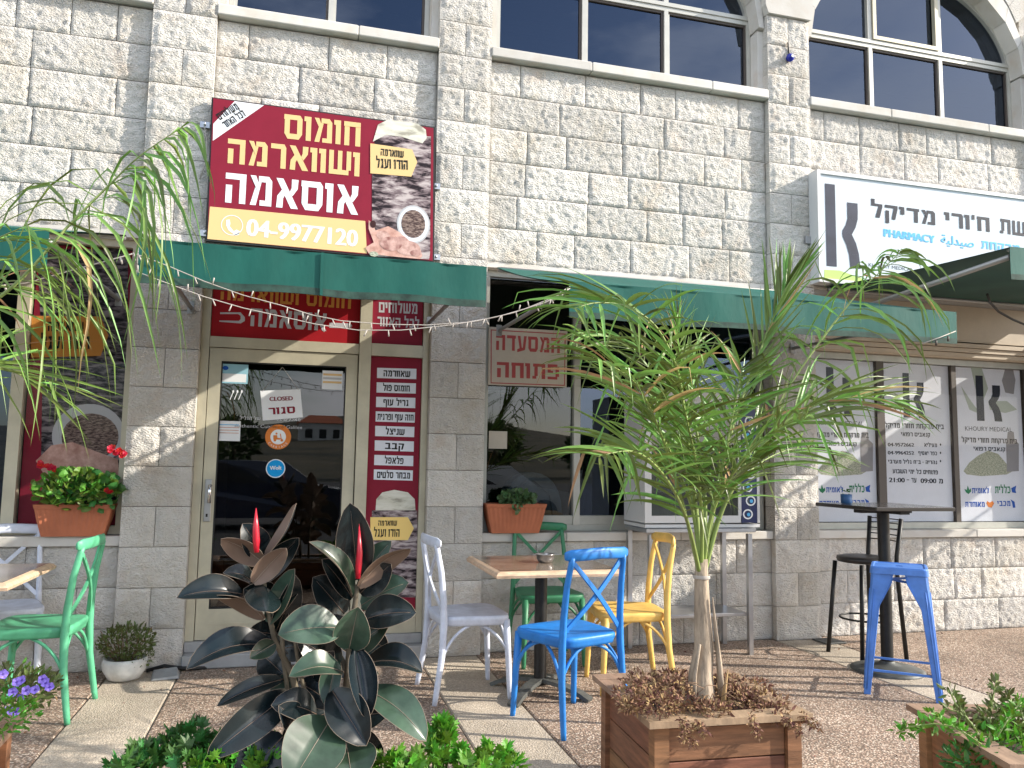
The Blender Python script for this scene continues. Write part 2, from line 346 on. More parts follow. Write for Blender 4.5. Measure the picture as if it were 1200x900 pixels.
# ------------------------------------------------------------------ lettering
def _R(a, b, c, d): return [(a, b), (c, b), (c, d), (a, d)]
_top = lambda w_: _R(0, .8, w_, 1)
HEB = {
 'א': (.80, [[(0, 1), (.25, 1), (.82, 0), (.56, 0)], [(.56, 1), (.80, 1), (.78, .68), (.60, .42), (.50, .56), (.56, .70)], [(.03, 0), (.26, 0), (.27, .32), (.36, .50), (.25, .66), (.06, .40)]]),
 'ב': (.70, [_R(.02, .8, .62, 1), _R(.40, .2, .62, .8), _R(0, 0, .72, .2)]),
 'ג': (.48, [_R(.06, .8, .42, 1), _R(.22, .35, .42, .8), [(.0, 0), (.22, 0), (.36, .35), (.22, .35)], [(.26, 0), (.48, 0), (.42, .36), (.24, .36)]]),
 'ד': (.68, [_R(0, .8, .70, 1), _R(.40, 0, .62, .8)]),
 'ה': (.72, [_R(0, .8, .72, 1), _R(.50, 0, .72, .8), _R(.02, 0, .24, .6)]),
 'ו': (.24, [_R(.02, 0, .24, .8), _R(-.06, .8, .24, 1)]),
 'ז': (.34, [_R(0, .8, .36, 1), _R(.08, 0, .28, .8)]),
 'ח': (.74, [_R(0, .8, .74, 1), _R(.52, 0, .74, .8), _R(.03, 0, .25, .8)]),
 'ט': (.76, [_R(0, .2, .22, 1), _R(0, 0, .76, .2), _R(.54, .2, .76, .82), _R(.36, .78, .70, 1)]),
 'י': (.24, [_R(.02, .45, .24, .8), _R(-.06, .8, .24, 1)]),
 'כ': (.64, [_R(0, .8, .56, 1), _R(.42, .2, .64, .82), _R(0, 0, .56, .2)]),
 'ך': (.64, [_R(0, .8, .64, 1), _R(.42, -.3, .64, .8)]),
 'ל': (.62, [_R(0, .98, .2, 1.3), _R(0, .8, .62, .98), [(.40, .8), (.62, .8), (.46, 0), (.22, 0)]]),
 'מ': (.78, [_R(.30, .8, .66, 1), [(.56, .8), (.66, 1), (.78, .85), (.78, 0), (.56, 0)], _R(.36, 0, .56, .18), [(0, 1), (.20, 1), (.34, .66), (.30, .44)], [(.02, 0), (.23, 0), (.40, .8), (.24, .8)]]),
 'ם': (.74, [_R(0, .8, .74, 1), _R(0, 0, .74, .2), _R(0, .2, .22, .8), _R(.52, .2, .74, .8)]),
 'נ': (.46, [_R(.16, .8, .46, 1), _R(.25, .2, .46, .8), _R(0, 0, .46, .2)]),
 'ן': (.24, [_R(.02, -.3, .24, .8), _R(-.06, .8, .24, 1)]),
 'ס': (.76, [_R(-.03, .8, .66, 1), [(.54, .8), (.66, 1), (.76, .86), (.76, .22), (.54, .22)], [(.0, .8), (.22, .8), (.22, .22), (.0, .22)], [(.0, .22), (.76, .22), (.62, 0), (.14, 0)]]),
 'ע': (.74, [[(.52, 1), (.74, 1), (.62, .12), (.42, .12)], [(.02, 1), (.24, 1), (.36, .2), (.18, .2)], [(0, -.08), (0, .12), (.30, .24), (.60, .22), (.60, .08)]]),
 'פ': (.70, [_R(0, .8, .60, 1), _R(.48, .18, .70, .84), _R(0, 0, .60, .18), _R(0, .44, .20, .8), _R(.2, .44, .34, .58)]),
 'ף': (.70, [_R(0, .8, .62, 1), _R(.48, -.3, .70, .84), _R(0, .44, .20, .8), _R(.2, .44, .34, .58)]),
 'צ': (.72, [[(0, 1), (.24, 1), (.66, .18), (.40, .18)], [(.50, 1), (.72, 1), (.68, .62), (.52, .44), (.42, .6), (.50, .72)], _R(0, 0, .70, .18)]),
 'ק': (.70, [_R(0, .8, .70, 1), [(.48, .8), (.70, .8), (.56, 0), (.36, 0)], _R(.02, -.3, .22, .6)]),
 'ר': (.64, [_R(0, .8, .56, 1), [(.42, .8), (.56, 1), (.64, .86), (.64, 0), (.42, 0)]]),
 'ש': (.96, [_R(0, .2, .2, 1), _R(.38, .2, .57, 1), _R(.76, .2, .96, 1), _R(0, 0, .86, .2)]),
 'ת': (.78, [_R(.04, .8, .78, 1), _R(.56, 0, .78, .8), _R(.12, .18, .32, .8), _R(0, 0, .24, .18)]),
 "'": (.16, [_R(0, .72, .16, 1.05)]), '"': (.34, [_R(0, .72, .12, 1.05), _R(.22, .72, .34, 1.05)]), '-': (.3, [_R(0, .42, .3, .58)]), '+': (.4, [_R(0, .42, .4, .56), _R(.13, .3, .27, .42), _R(.13, .56, .27, .7)]),
 ' ': (.30, []), ':': (.14, [_R(0, 0, .14, .2), _R(0, .5, .14, .7)]),
}
_lat = {}
def latin(s):
    """glyph outlines of Blender's own font, height about 1"""
    if s in _lat: return _lat[s]
    c = bpy.data.curves.new('lettering', 'FONT'); c.body = s; c.size = 1.43; c.resolution_u = 3
    o = bpy.data.objects.new('lettering', c); col.objects.link(o); bpy.context.view_layer.update()
    me = o.evaluated_get(bpy.context.evaluated_depsgraph_get()).to_mesh()
    v = [(p.co.x, p.co.y) for p in me.vertices]; f = [tuple(p.vertices) for p in me.polygons]
    bpy.data.objects.remove(o); bpy.data.curves.remove(c)
    x0 = min(p[0] for p in v); v = [(a-x0, b) for a, b in v]
    _lat[s] = (v, f, max(p[0] for p in v)); return _lat[s]
def text(mb, s, A, B, H, y, m, heb=True, bold=0.0, dz=None, gap=.14):
    """write s between baseline points A and B ((x,z) pairs) with letter height H on plane y"""
    A = Vector(A); B = Vector(B); d = (B-A); Lw = d.length; d.normalize(); n = Vector((-d.y, d.x))
    if heb:
        s = s[::-1]; w_ = sum(HEB[c][0]+gap for c in s)-gap; x = 0; k = 0
        for c in s:
            cw, ps = HEB[c]
            for p in ps:
                pts = [tuple(A+d*((x+a)/w_*Lw)+n*(b*H)) for a, b in p]
                mb.poly(pts, y-.00025*(k % 7), m); k += 1
            x += cw+gap
    else:
        v, f, w_ = latin(s)
        n0 = 3 if bold else 1
        for j in range(n0):
            off = (j-(n0-1)/2)*bold*H
            vs = [A+d*(a/w_*Lw+off)+n*(b*H) for a, b in v]
            mb.add([(p.x, y-.0004*j, p.y) for p in vs], f, m)
def ell(cx, cz, rx, rz, n=28, a0=0, a1=2*math.pi): return [(cx+rx*math.cos(a0+(a1-a0)*i/n), cz+rz*math.sin(a0+(a1-a0)*i/n)) for i in range(n+(0 if a1-a0 > 6.28 else 1))]
def K(mb, x, z, w_, h, y, m):
    """tall bar and curved arm emblem"""
    mb.poly([(x, z), (x+.30*w_, z), (x+.30*w_, z+h), (x, z+h)], y, m)
    L_ = [(.66, .80), (.66, .72), (.66, .60), (.60, .52), (.50, .45), (.49, .41), (.50, .37), (.60, .28), (.68, .16), (.71, 0)]
    R_ = [(.98, .80), (.98, .70), (.97, .60), (.90, .50), (.78, .41), (.78, .41), (.78, .41), (.90, .31), (.98, .18), (1.02, 0)]
    for i in range(len(L_)-1):
        q = [L_[i], R_[i], R_[i+1], L_[i+1]]
        mb.poly([(x+a*w_, z+b*h) for a, b in q], y-.0002*(i % 2), m)
# ------------------------------------------------------------------ ground
def structure(o): o['kind'] = 'structure'; return o
def ground_sheet():
    mb = MB(); N = 60; xs = [-260+520*i/N for i in range(N+1)]; ys = [-320+420*j/N for j in range(N+1)]
    for y in ys:
        for x in xs:
            d = max(0, -y-45); h = 0
            if d > 0: h = min(1, d/170)**1.2*(9+3.5*math.sin(x*.021+1)+2.2*math.sin(x*.053))
            mb.v.append((x, y, -.16+h if y < -6 or abs(x) > 30 or y > 15 else -.16))
    k = mb.mi('hill_scrub'); k2 = mb.mi('asphalt')
    for j in range(N):
        for i in range(N):
            a = j*(N+1)+i; mb.f.append((a, a+1, a+N+2, a+N+1)); mb.m.append(k2 if ys[j] > -48 else k); mb.sm.append(True)
    return structure(mb.build('ground'))
ground_sheet()
pav = MB(); pav.box(-9, 13, -4.9, .35, -.15, -.012, 'mortar'); pav = structure(pav.build('pavement'))
def slab(x0, x1, y0, y1, m, top=0.0):
    mb = MB(); b = .006; mb.box(x0, x1, y0, y1, -.03, top-b, m)
    mb.add([(x0, y0, top-b), (x1, y0, top-b), (x1, y1, top-b), (x0, y1, top-b), (x0+b, y0+b, top), (x1-b, y0+b, top), (x1-b, y1-b, top), (x0+b, y1-b, top)], [(4, 5, 6, 7), (0, 1, 5, 4), (1, 2, 6, 5), (2, 3, 7, 6), (3, 0, 4, 7)], m)
    o = mb.build('paving_slab', pav); return o
strips = [(-4.62, -4.24), (-1.905, -1.51), (-.03, .365), (2.70, 3.09), (5.42, 5.81), (8.1, 8.5)]
prev = -8.9
for a, b in strips:
    g = .008
    ym = [-4.88, -2.62, .0] if True else 0
    slab(prev+g, a-g, -4.88, -2.5-g, 'pebble_brown'); slab(prev+g, a-g, -2.5+g, .055, 'pebble_brown')
    slab(a, b, -4.88, -2.5-g, 'pebble_light'); slab(a, b, -2.5+g, -.004, 'pebble_light')
    prev = b
slab(prev+.008, 12.9, -4.88, .055, 'pebble_brown')
kb = MB(); kb.box(-9, 13, -5.05, -4.905, -.16, .002, 'stone_grey'); kb.build('kerb_stone', pav)
# ------------------------------------------------------------------ building
bld = thing('stone_building', 'cream rough limestone building with pillars, arched upper windows and ground floor shops', 'building')
_rng = np.random.RandomState(3)
_NG = _rng.rand(96, 96)
def vnoise(X, Z):
    xi = np.floor(X).astype(int); zi = np.floor(Z).astype(int); fx = X-xi; fz = Z-zi; fx = fx*fx*(3-2*fx); fz = fz*fz*(3-2*fz)
    g = lambda a, b: _NG[a % 96, b % 96]
    return (g(xi, zi)*(1-fx)+g(xi+1, zi)*fx)*(1-fz)+(g(xi, zi+1)*(1-fx)+g(xi+1, zi+1)*fx)*fz
def rough_stone(x0, x1, z0, z1, yf, depth, parent, gl=.003, gr=.003, margin=0.0, name='stone', amp=.020):
    x0 += gl*.75; x1 -= gr*.75; z0 += .0024; z1 -= .0024
    nx = max(6, int((x1-x0)/.0135)); nz = max(6, int((z1-z0)/.0135))
    X, Z = np.meshgrid(np.linspace(x0, x1, nx+1), np.linspace(z0, z1, nz+1))
    o = _rng.rand()*50; c, s = math.cos(.65), math.sin(.65)
    U = (X*c+Z*s); V = (-X*s+Z*c)
    h = vnoise(U*38+o, V*62+o)*.75+vnoise(U*70+o*2, V*95)*.35+vnoise(X*7+o, Z*7)*.45
    e = np.minimum(np.minimum(X-x0-margin, x1-margin-X), np.minimum(Z-z0-margin*.35, z1-margin*.35-Z))
    e = np.clip(e/.013, 0, 1)
    Y = yf-h*amp*e+amp*.35*e
    n1 = (nx+1)*(nz+1)
    vs = np.stack([X.ravel(), Y.ravel(), Z.ravel()], 1).tolist()
    idx = np.arange(n1).reshape(nz+1, nx+1)
    fs = np.stack([idx[:-1, :-1].ravel(), idx[:-1, 1:].ravel(), idx[1:, 1:].ravel(), idx[1:, :-1].ravel()], 1).tolist()
    k = len(vs); yb = yf+depth
    vs += [(x0, yf, z0), (x1, yf, z0), (x1, yf, z1), (x0, yf, z1), (x0, yb, z0), (x1, yb, z0), (x1, yb, z1), (x0, yb, z1)]
    fs += [(k+1, k, k+4, k+5), (k+2, k+1, k+5, k+6), (k+3, k+2, k+6, k+7), (k, k+3, k+7, k+4)]
    me = bpy.data.meshes.new(name); me.from_pydata(vs, [], fs); me.materials.append(MATS['rough_limestone'])
    sm = [True]*(len(fs)-4)+[False]*4; me.polygons.foreach_set('use_smooth', sm); me.update()
    ob = bpy.data.objects.new(name, me); col.objects.link(ob); ob.parent = parent; return ob
def pillar(x0, x1, seed, zmax=5.0):
    mb = MB(); mb.box(x0+.012, x1-.012, .014, .40, -.1, zmax, 'mortar')
    p = mb.build('pillar', bld)
    for k in range(int(zmax/.25+.01)):
        z = k*.25
        if (k+seed) % 2: rough_stone(x0, x1, z, z+.25, 0, .13, p, 0, 0, .022)
        else:
            m = x0+(x1-x0)*(.5 if seed else .48); rough_stone(x0, m, z, z+.25, 0, .13, p, 0, .003, .012); rough_stone(m, x1, z, z+.25, 0, .13, p, .003, 0, .012)
    return p
PX = [(-4.62, -4.24), (-1.905, -1.51), (0, .39), (2.70, 3.09), (5.42, 5.81)]
for i, (a, b) in enumerate(PX):
    pillar(a, b, [0, 1, 1, 1, 1][i])
    if i >= 1:
        mb = MB(); mb.prism([(a-.004, 5.0), (b+.004, 5.0), (b+.03, 5.07), (b+.03, 5.28), (a-.03, 5.28), (a-.03, 5.07)], -.03, .2, 'smooth_limestone'); mb.build('capital', bld)
random.seed(11)
def courses(x0, x1, zs, yf, parent, wmin=.27, wmax=.56):
    for i in range(len(zs)-1):
        x = x0; first = True
        while x < x1-.02:
            w_ = random.uniform(wmin, wmax)*(.62 if first and i % 2 else 1)
            if x1-(x+w_) < .2: w_ = x1-x
            rough_stone(x, x+w_, zs[i], zs[i+1], yf, .012, parent); x += w_; first = False
UZ = [2.75, 3.01, 3.26, 3.51, 3.765, 4.02, 4.272]; LZ = [0, .25, .5, .752]
bays = [(-4.24, -1.905), (-1.51, 0), (.39, 2.70), (3.09, 5.42)]
for i, (a, b) in enumerate(bays):
    mb = MB(); mb.box(a-.01, b+.01, .074, .32, 2.76, 4.275, 'mortar'); p = mb.build('upper_wall', bld); courses(a if i else -3.45, b, UZ, .06, p)
    mb = MB(); mb.box(a-.01, b+.01, .058, .22, 2.715, 2.757, 'smooth_limestone'); mb.build('lintel', bld)
    # upper sill in pieces
    n = 2 if b-a > 1.8 else 1; xs = [a+(b-a)*t for t in ([0, .34, .78, 1] if n == 2 else [0, .62, 1])]
    for j in range(len(xs)-1):
        mb = MB(); mb.bbox(xs[j]+.0015, xs[j+1]-.0015, -.012, .30, 4.279, 4.352, 'smooth_limestone', .006); mb.build('window_sill', bld)
    if i != 1:
        mb = MB(); mb.box(a-.01, b+.01, .074, .32, -.1, .75, 'mortar'); p = mb.build('lower_wall', bld); courses(a if i else -3.3, b, LZ, .06, p)
        xs = [a+(b-a)*t for t in (0, .27, .66, 1)]
        for j in range(3):
            mb = MB(); mb.bbox(xs[j]+.0015, xs[j+1]-.0015, .022, .34, .756, .817, 'smooth_limestone', .005); mb.build('window_sill', bld)
# plain continuation of the building beyond the frame
mb = MB(); mb.box(-9, -4.63, .02, .4, -.1, 7, 'smooth_limestone'); mb.box(5.82, 12.8, .02, .4, 2.7, 7, 'smooth_limestone'); mb.box(5.82, 12.8, .02, .4, -.1, .8, 'smooth_limestone'); mb.box(-9, 12.8, .3, 8, 6.9, 7.1, 'smooth_limestone')
mb.box(-9, -8.8, .41, 8, -.1, 6.89, 'smooth_limestone'); mb.box(12.6, 12.79, .41, 8, -.1, 6.89, 'smooth_limestone'); mb.box(-8.79, 12.59, 7.8, 8, -.1, 6.89, 'smooth_limestone')
mb.build('outer_wall', bld)
# arches: jambs, voussoirs and rough spandrel
def arch_pts(cx, a, b, n=11): return [(cx-a*math.cos(math.pi*i/n), 4.9+b*math.sin(math.pi*i/n)) for i in range(n+1)]
for i, (a, b) in enumerate(bays):
    cx = (a+b)/2; ra = (b-a)/2-.05
    if i == 0: cx = (a+b)/2
    inn = arch_pts(cx, ra, .88 if b-a > 2 else .80, 11); out = arch_pts(cx, ra+.048, 1.16 if b-a > 2 else 1.08, 11)
    for k in range(11):
        (x0, z0), (x1, z1), (x2, z2), (x3, z3) = inn[k], inn[k+1], out[k+1], out[k]
        g = .002
        mb = MB(); mb.prism([(x0+g, z0+g), (x1-g, z1+g), (min(b+.1, max(a-.1, x2))-g, z2-g), (min(b+.1, max(a-.1, x3))+g, z3-g)] if True else [], .035, .30, 'smooth_limestone'); mb.build('arch_stone', bld)
    r2i = arch_pts(cx, ra+.052, 1.165 if b-a > 2 else 1.085, 22); r2o = arch_pts(cx, ra+.24, 1.50 if b-a > 2 else 1.42, 22)
    for k in range(22):
        q = [r2i[k], r2i[k+1], r2o[k+1], r2o[k]]
        if min(z for x, z in q) < 5.29: continue
        mb = MB(); cq = (sum(x for x, z in q)/4, sum(z for x, z in q)/4); mb.prism([(x+(cq[0]-x)*.02, z+(cq[1]-z)*.02) for x, z in q], .03, .3, 'rough_limestone'); mb.build('arch_stone', bld)
    for (x0, x1) in ((a, a+.05), (b-.05, b)):
        mb = MB(); mb.box(x0, x1, .07, .30, 4.354, 4.885, 'smooth_limestone'); mb.build('window_jamb', bld)
    # spandrel behind
    mb = MB(); pts = arch_pts(cx, ra+.056, 1.17 if b-a > 2 else 1.09, 22)
    for k in range(22):
        (x0, z0), (x1, z1) = pts[k], pts[k+1]
        mb.prism([(x0, z0), (x1, z1), (x1, 6.9), (x0, 6.9)], .09, .2, 'rough_limestone')
    mb.build('spandrel', bld)
for i, (a, b) in enumerate(PX[1:]):
    mb = MB(); mb.box(a-.045, b+.045, .06, .25, 5.285, 6.88, 'rough_limestone'); mb.build('pier_head', bld)
# upper windows
def window(name, x0, x1, z0, z1, y, m, fr=.04, depth=.05, parent=bld, **kw):
    mb = MB(); mb.box(x0, x0+fr, y, y+depth, z0, z1, m); mb.box(x1-fr, x1, y, y+depth, z0, z1, m); mb.box(x0+fr, x1-fr, y, y+depth, z0, z0+fr, m); mb.box(x0+fr, x1-fr, y, y+depth, z1-fr, z1, m)
    return mb.build(name, parent, **kw)
def pane(x0, x1, z0, z1, y, g, parent):
    mb = MB(); mb.box(x0, x1, y, y+.006, z0, z1, g); return mb.build('glass_pane', parent)
def upper_window(a, b, cols_, m='alu_white', zt=4.97, fixed=None):
    w0 = window('window', a+.052, b-.052, 4.354, zt+.05, .17, m, .035, .06, label=None or 'upper window') if False else window('window', a+.052, b-.052, 4.354, zt+.05, .17, m, .035, .06)
    xs = [a+.087]+cols_+[b-.087]
    for j in range(len(xs)-1):
        x0, x1 = xs[j]+(.018 if j else 0), xs[j+1]-(.018 if j < len(xs)-2 else 0)
        pane(x0, x1, 4.389, zt+.015, .197, 'dark_glass', w0)
        s = MB(); f = .018
        s.box(x0, x1, .182, .212, 4.389, 4.389+f, 'dark_frame'); s.box(x0, x1, .182, .212, zt+.015-f, zt+.0149, 'dark_frame'); s.box(x0, x0+f, .182, .212, 4.389+f, zt+.015-f, m); s.box(x1-f, x1, .182, .212, 4.389+f, zt+.015-f, 'dark_frame'); s.build('window_sash', w0)
        if j: v = MB(); v.box(xs[j]-.0178, xs[j]+.0178, .165, .225, 4.389, zt+.015, m); v.build('mullion', w0)
    # arched fanlight above the transom
    t = MB(); t.box(a+.055, b-.055, .16, .235, zt+.052, zt+.085, m); t.build('transom', w0)
    cx = (a+b)/2; ra = (b-a)/2-.055; hb = .86 if b-a > 2 else .78
    arc = [(cx+ra*math.cos(q), 4.9+hb*math.sin(q)) for q in [math.pi*k/40 for k in range(41)]]
    arc = [p for p in arc if p[1] > zt+.09]
    pts = [(arc[0][0], zt+.087)]+arc+[(arc[-1][0], zt+.087)]
    s = MB(); s.prism(pts, .20, .206, 'dark_glass'); s.build('glass_pane', w0)
    s = MB(); s.strip([(x, .20, z) for x, z in pts], .06, .035, m, side=(0, 1, 0)); s.build('arched_frame', w0)
    for c in cols_:
        s = MB(); zz = 4.9+hb*math.sqrt(max(0, 1-((c-cx)/ra)**2)); s.box(c-.02, c+.02, .165, .235, zt+.087, zz, m); s.build('mullion', w0)
    # blind inside
    s = MB()
    for k in range(9):
        z = 4.40+k*.065; s.box(a+.1, b-.1, .30+.01*(k % 2), .31+.01*(k % 2), z, z+.06, 'blind')
    s.build('blind', w0)
    return w0
upper_window(-4.24, -1.905, [-3.1]); upper_window(-1.51, 0, [-.765]); upper_window(.39, 2.70, [1.172, 1.878]); w3 = upper_window(3.09, 5.42, [3.835, 4.58])
mb = MB(); mb.box(.45, .48, .19, .194, 4.39, 4.78, 'pr_cream'); mb.box(.45, .48, .19, .194, 4.781, 4.84, 'pr_red'); tag(mb.build('window_print'), 'narrow yellow and red printed strip at the left edge of the wide upper window', 'print')
# opening casement of the pharmacy fanlight
window('window_casement', 3.86, 4.56, 5.06, 5.66, .15, 'alu_cream', .035, .04, w3)
# rooms behind the glass
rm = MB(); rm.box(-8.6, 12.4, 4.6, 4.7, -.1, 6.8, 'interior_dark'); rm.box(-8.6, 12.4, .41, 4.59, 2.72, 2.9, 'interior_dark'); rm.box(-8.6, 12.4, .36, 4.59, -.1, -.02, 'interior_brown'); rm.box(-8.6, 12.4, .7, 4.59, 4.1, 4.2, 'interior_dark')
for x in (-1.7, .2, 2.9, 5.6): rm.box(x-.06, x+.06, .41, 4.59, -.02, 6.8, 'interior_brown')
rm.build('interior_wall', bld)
# ---- door bay
D = -.0
th = MB(); th.bbox(-1.508, -.003, -.03, .12, .004, .085, 'stone_grey', .006); th.bbox(-1.508, -.003, .05, .34, .087, .15, 'stone_grey', .006); th.build('threshold', bld)
fr = MB()
fr.box(-1.508, -1.455, .08, .16, .152, 2.70, 'alu_cream'); fr.box(-.485, -.405, .07, .16, .152, 2.70, 'alu_cream'); fr.box(-.045, -.002, .08, .16, .152, 2.70, 'alu_cream')
fr.box(-1.453, -.487, .08, .16, 2.035, 2.105, 'alu_cream'); fr.box(-.403, -.047, .075, .16, 2.03, 2.115, 'alu_cream'); fr.box(-.403, -.047, .08, .16, .152, .30, 'alu_cream'); fr.box(-1.453, -.487, .08, .16, 2.64, 2.70, 'alu_cream')
fr.build('shopfront_frame', bld)
door = MB(); x0, x1, z0, z1 = -1.45, -.492, .155, 2.03
door.box(x0, x0+.075, .09, .14, z0, z1, 'alu_cream'); door.box(x1-.075, x1, .09, .14, z0, z1, 'alu_cream'); door.box(x0+.075, x1-.075, .09, .14, z1-.085, z1, 'alu_cream'); door.box(x0+.075, x1-.075, .09, .14, z0, z0+.19, 'alu_cream'); door.box(x0+.075, x1-.075, .085, .09, z0+.09, z0+.10, 'alu_cream')
door = door.build('door', bld)
g_ = MB(); 
for (a, b, c, d) in ((x0+.075, x0+.083, z0+.19, z1-.085), (x1-.083, x1-.075, z0+.19, z1-.085), (x0+.083, x1-.083, z0+.19, z0+.198), (x0+.083, x1-.083, z1-.093, z1-.085)): g_.box(a, b, .094, .136, c, d, 'rubber_gasket')
g_.build('gasket', door)
pane(x0+.083, x1-.083, z0+.198, z1-.093, .112, 'door_glass', door)
h = MB(); h.bbox(-1.434, -1.392, .070, .09, .90, 1.17, 'steel', .003); h.tube([(-1.40, .085, 1.13), (-1.40, .03, 1.13), (-1.40, .022, 1.10), (-1.40, .022, 1.02)], 0.011, 'chrome'); h.box(-1.420, -1.408, .067, .0695, .93, .95, 'black_metal')
h.build('door_handle', door)
def sheet(name, pts, y, m, parent, t=.002):
    mb = MB(); mb.prism(pts, y, y+t, m); return mb, name, parent
def on(px, py, y): p = at(px, py, y); return (p.x, p.z)
YD = .1085
def sticker(px0, py0, px1, py1, m, fill=None):
    a = on(px0, py0, YD); b = on(px1, py1, YD); mb = MB(); mb.prism([(a[0], b[1]), (b[0], b[1]), (b[0], a[1]), (a[0], a[1])], YD, YD+.002, m); return mb, a, b
mb, a, b = sticker(259, 426, 290, 450, 'pr_lightblue'); mb.poly([(a[0]+.01, b[1]+.01), (b[0]-.01, b[1]+.01), (b[0]-.01, (a[1]+b[1])/2), (a[0]+.01, (a[1]+b[1])/2)], YD-.0006, 'pr_white'); mb.poly(ell(a[0]+.03, a[1]-.028, .018, .014), YD-.0006, 'pr_blue')
mb.build('sticker', door, label='light blue and white square sticker at the top left of the glass')
mb, a, b = sticker(378, 434, 401, 457, 'pr_white')
for k in range(3): mb.poly([(a[0]+.006, a[1]-.02-.026*k), (b[0]-.006, a[1]-.02-.026*k), (b[0]-.006, a[1]-.034-.026*k), (a[0]+.006, a[1]-.034-.026*k)], YD-.0006, 'pr_cream' if k != 1 else 'pr_grey')
mb.build('sticker', door, label='white sticker with yellow lines at the top right of the glass')
mb, a, b = sticker(255, 493, 281, 517, 'pr_white')
for k in range(4): mb.poly([(a[0]+.012, a[1]-.022-.018*k), (b[0]-.01, a[1]-.022-.018*k), (b[0]-.01, a[1]-.027-.018*k), (a[0]+.012, a[1]-.027-.018*k)], YD-.0006, 'pr_pink' if k else 'pr_sky')
mb.build('sticker', door, label='white rounded sticker with small coloured lines at the left of the glass')
# cutlery mark
mb = MB()
for k in range(3):
    c = on(272+5*k, 463, YD); mb.poly([(c[0]-.014, c[1]-.03), (c[0]-.009, c[1]-.03), (c[0]+.008, c[1]+.02), (c[0]+.003, c[1]+.02)], YD, 'pr_white'); mb.poly(ell(c[0]+.006, c[1]+.024, .006, .01, 10), YD-.0003, 'pr_white')
mb.build('sticker', door, label='three white cutlery marks on the glass')
mb = MB(); a = on(281, 488, YD); b = on(352, 492, YD); text(mb, 'מאכלים צמחוניים של הגליל', (a[0], a[1]-.02), (b[0], a[1]-.02), .02, YD, 'pr_grey'); a = on(275, 498, YD); b = on(354, 502, YD); text(mb, 'Authentic Cuisine of Galilee', (a[0], a[1]-.015), (b[0], a[1]-.015), .022, YD, 'pr_grey', False); mb.build('lettering', door)
# round stickers
c = on(326, 512, YD); mb = MB(); mb.poly(ell(c[0], c[1], .083, .083, 36), YD, 'pr_oj'); mb.poly(ell(c[0], c[1], .050, .050, 30), YD-.0006, 'pr_white')
for a0, r_ in ((.25, .066), ): pass
sx, sz = c
mb.poly([(sx-.03, sz-.018), (sx+.012, sz-.018), (sx+.018, sz-.008), (sx-.004, sz-.006), (sx-.008, sz+.012), (sx-.032, sz+.01)], YD-.0012, 'pr_oj'); mb.poly(ell(sx-.02, sz-.022, .009, .009, 12), YD-.0018, 'pr_oj'); mb.poly(ell(sx+.024, sz-.022, .009, .009, 12), YD-.0018, 'pr_oj')
mb.poly([(sx+.018, sz-.018), (sx+.024, sz-.018), (sx+.016, sz+.022), (sx+.010, sz+.022)], YD-.0012, 'pr_oj'); mb.poly(ell(sx-.012, sz+.022, .007, .007, 12), YD-.0012, 'pr_oj')
for i, ch in enumerate('CARRIAGE'):
    an = R(-90-52+15*i); v, f, w_ = latin(ch); q = Vector((math.cos(an), math.sin(an))); tx = Vector((-q.y, q.x))
    p0 = Vector(c)+q*.075; mb.add([((p0+tx*(a*.014-w_*.007)-q*(b*.014))[0], YD-.0012, (p0+tx*(a*.014-w_*.007)-q*(b*.014))[1]) for a, b in v], f, 'pr_white')
mb.build('sticker', door, label='round orange delivery sticker with a scooter')
c = on(323, 549, YD); mb = MB(); mb.poly(ell(c[0], c[1], .062, .062, 36), YD, 'pr_white'); mb.poly(ell(c[0], c[1], .056, .056, 36), YD-.0006, 'pr_cyan'); text(mb, 'Wolt', (c[0]-.036, c[1]-.010), (c[0]+.038, c[1]-.006), .026, YD-.0012, 'pr_white', False, .06); mb.build('sticker', door, label='round blue sticker with white lettering')
# closed card hanging on the inside of the door by a string
a = on(328, 478, .10); cl = thing('closed_sign', 'white card reading CLOSED hanging by a string in the glass door', 'hanging sign', (a[0], .10, a[1]))
P4 = [on(305, 458, .10), on(352, 456, .10), on(355, 489, .10), on(308, 493, .10)]
mb = MB(); mb.prism(P4, .10, .103, 'pr_white'); mb.build('card', cl, True)
mb = MB(); a = on(316, 470, .1); b = on(343, 469, .1); text(mb, 'CLOSED', a, b, .028, .0985, 'pr_maroon', False, .06); a = on(315, 486, .1); b = on(346, 484, .1); text(mb, 'סגור', a, b, .045, .0985, 'pr_maroon'); mb.build('lettering', cl, True)
mb = MB(); t = on(331, 430, .1); a = on(307, 459, .1); b = on(350, 457, .1); mb.tube([(a[0], .10, a[1]), (t[0], .106, t[1]), (b[0], .10, b[1])], .0012, 'cable_white', 5); mb.build('string', cl, True)
def txo(par, *a, **k): m_ = MB(); tx(m_, *a, **k); return m_.build('lettering', par, True)
# ---- signs in the shopfront
def board(mb, px, y, m, t=.006): mb.prism([on(*p, y) for p in px], y, y+t, m)
def tx(mb, s, pa, pb, Hpx, y, m, heb=True, bold=0): 
    A = on(*pa, y); B = on(*pb, y); H = abs(on(pa[0], pa[1]-Hpx, y)[1]-A[1]); text(mb, s, A, B, H, y-.0008, m, heb, bold)
y = .10
s1 = thing('transom_sign', 'red sign with orange and grey lettering in the panel above the glass door', 'sign', (-.97, y, 2.10))
mb = MB(); mb.box(-1.452, -.488, y, y+.01, 2.107, 2.638, 'pr_red'); mb.build('panel', s1, True)
mb = MB(); tx(mb, 'חומוס ושווארמה', (258, 351), (411, 362), 16, y, 'pr_orange'); tx(mb, 'אוסאמה', (293, 382), (382, 388), 21, y, 'pr_grey')
mb.build('lettering', s1, True)
mb = MB(); A_ = on(258, 371, y); 
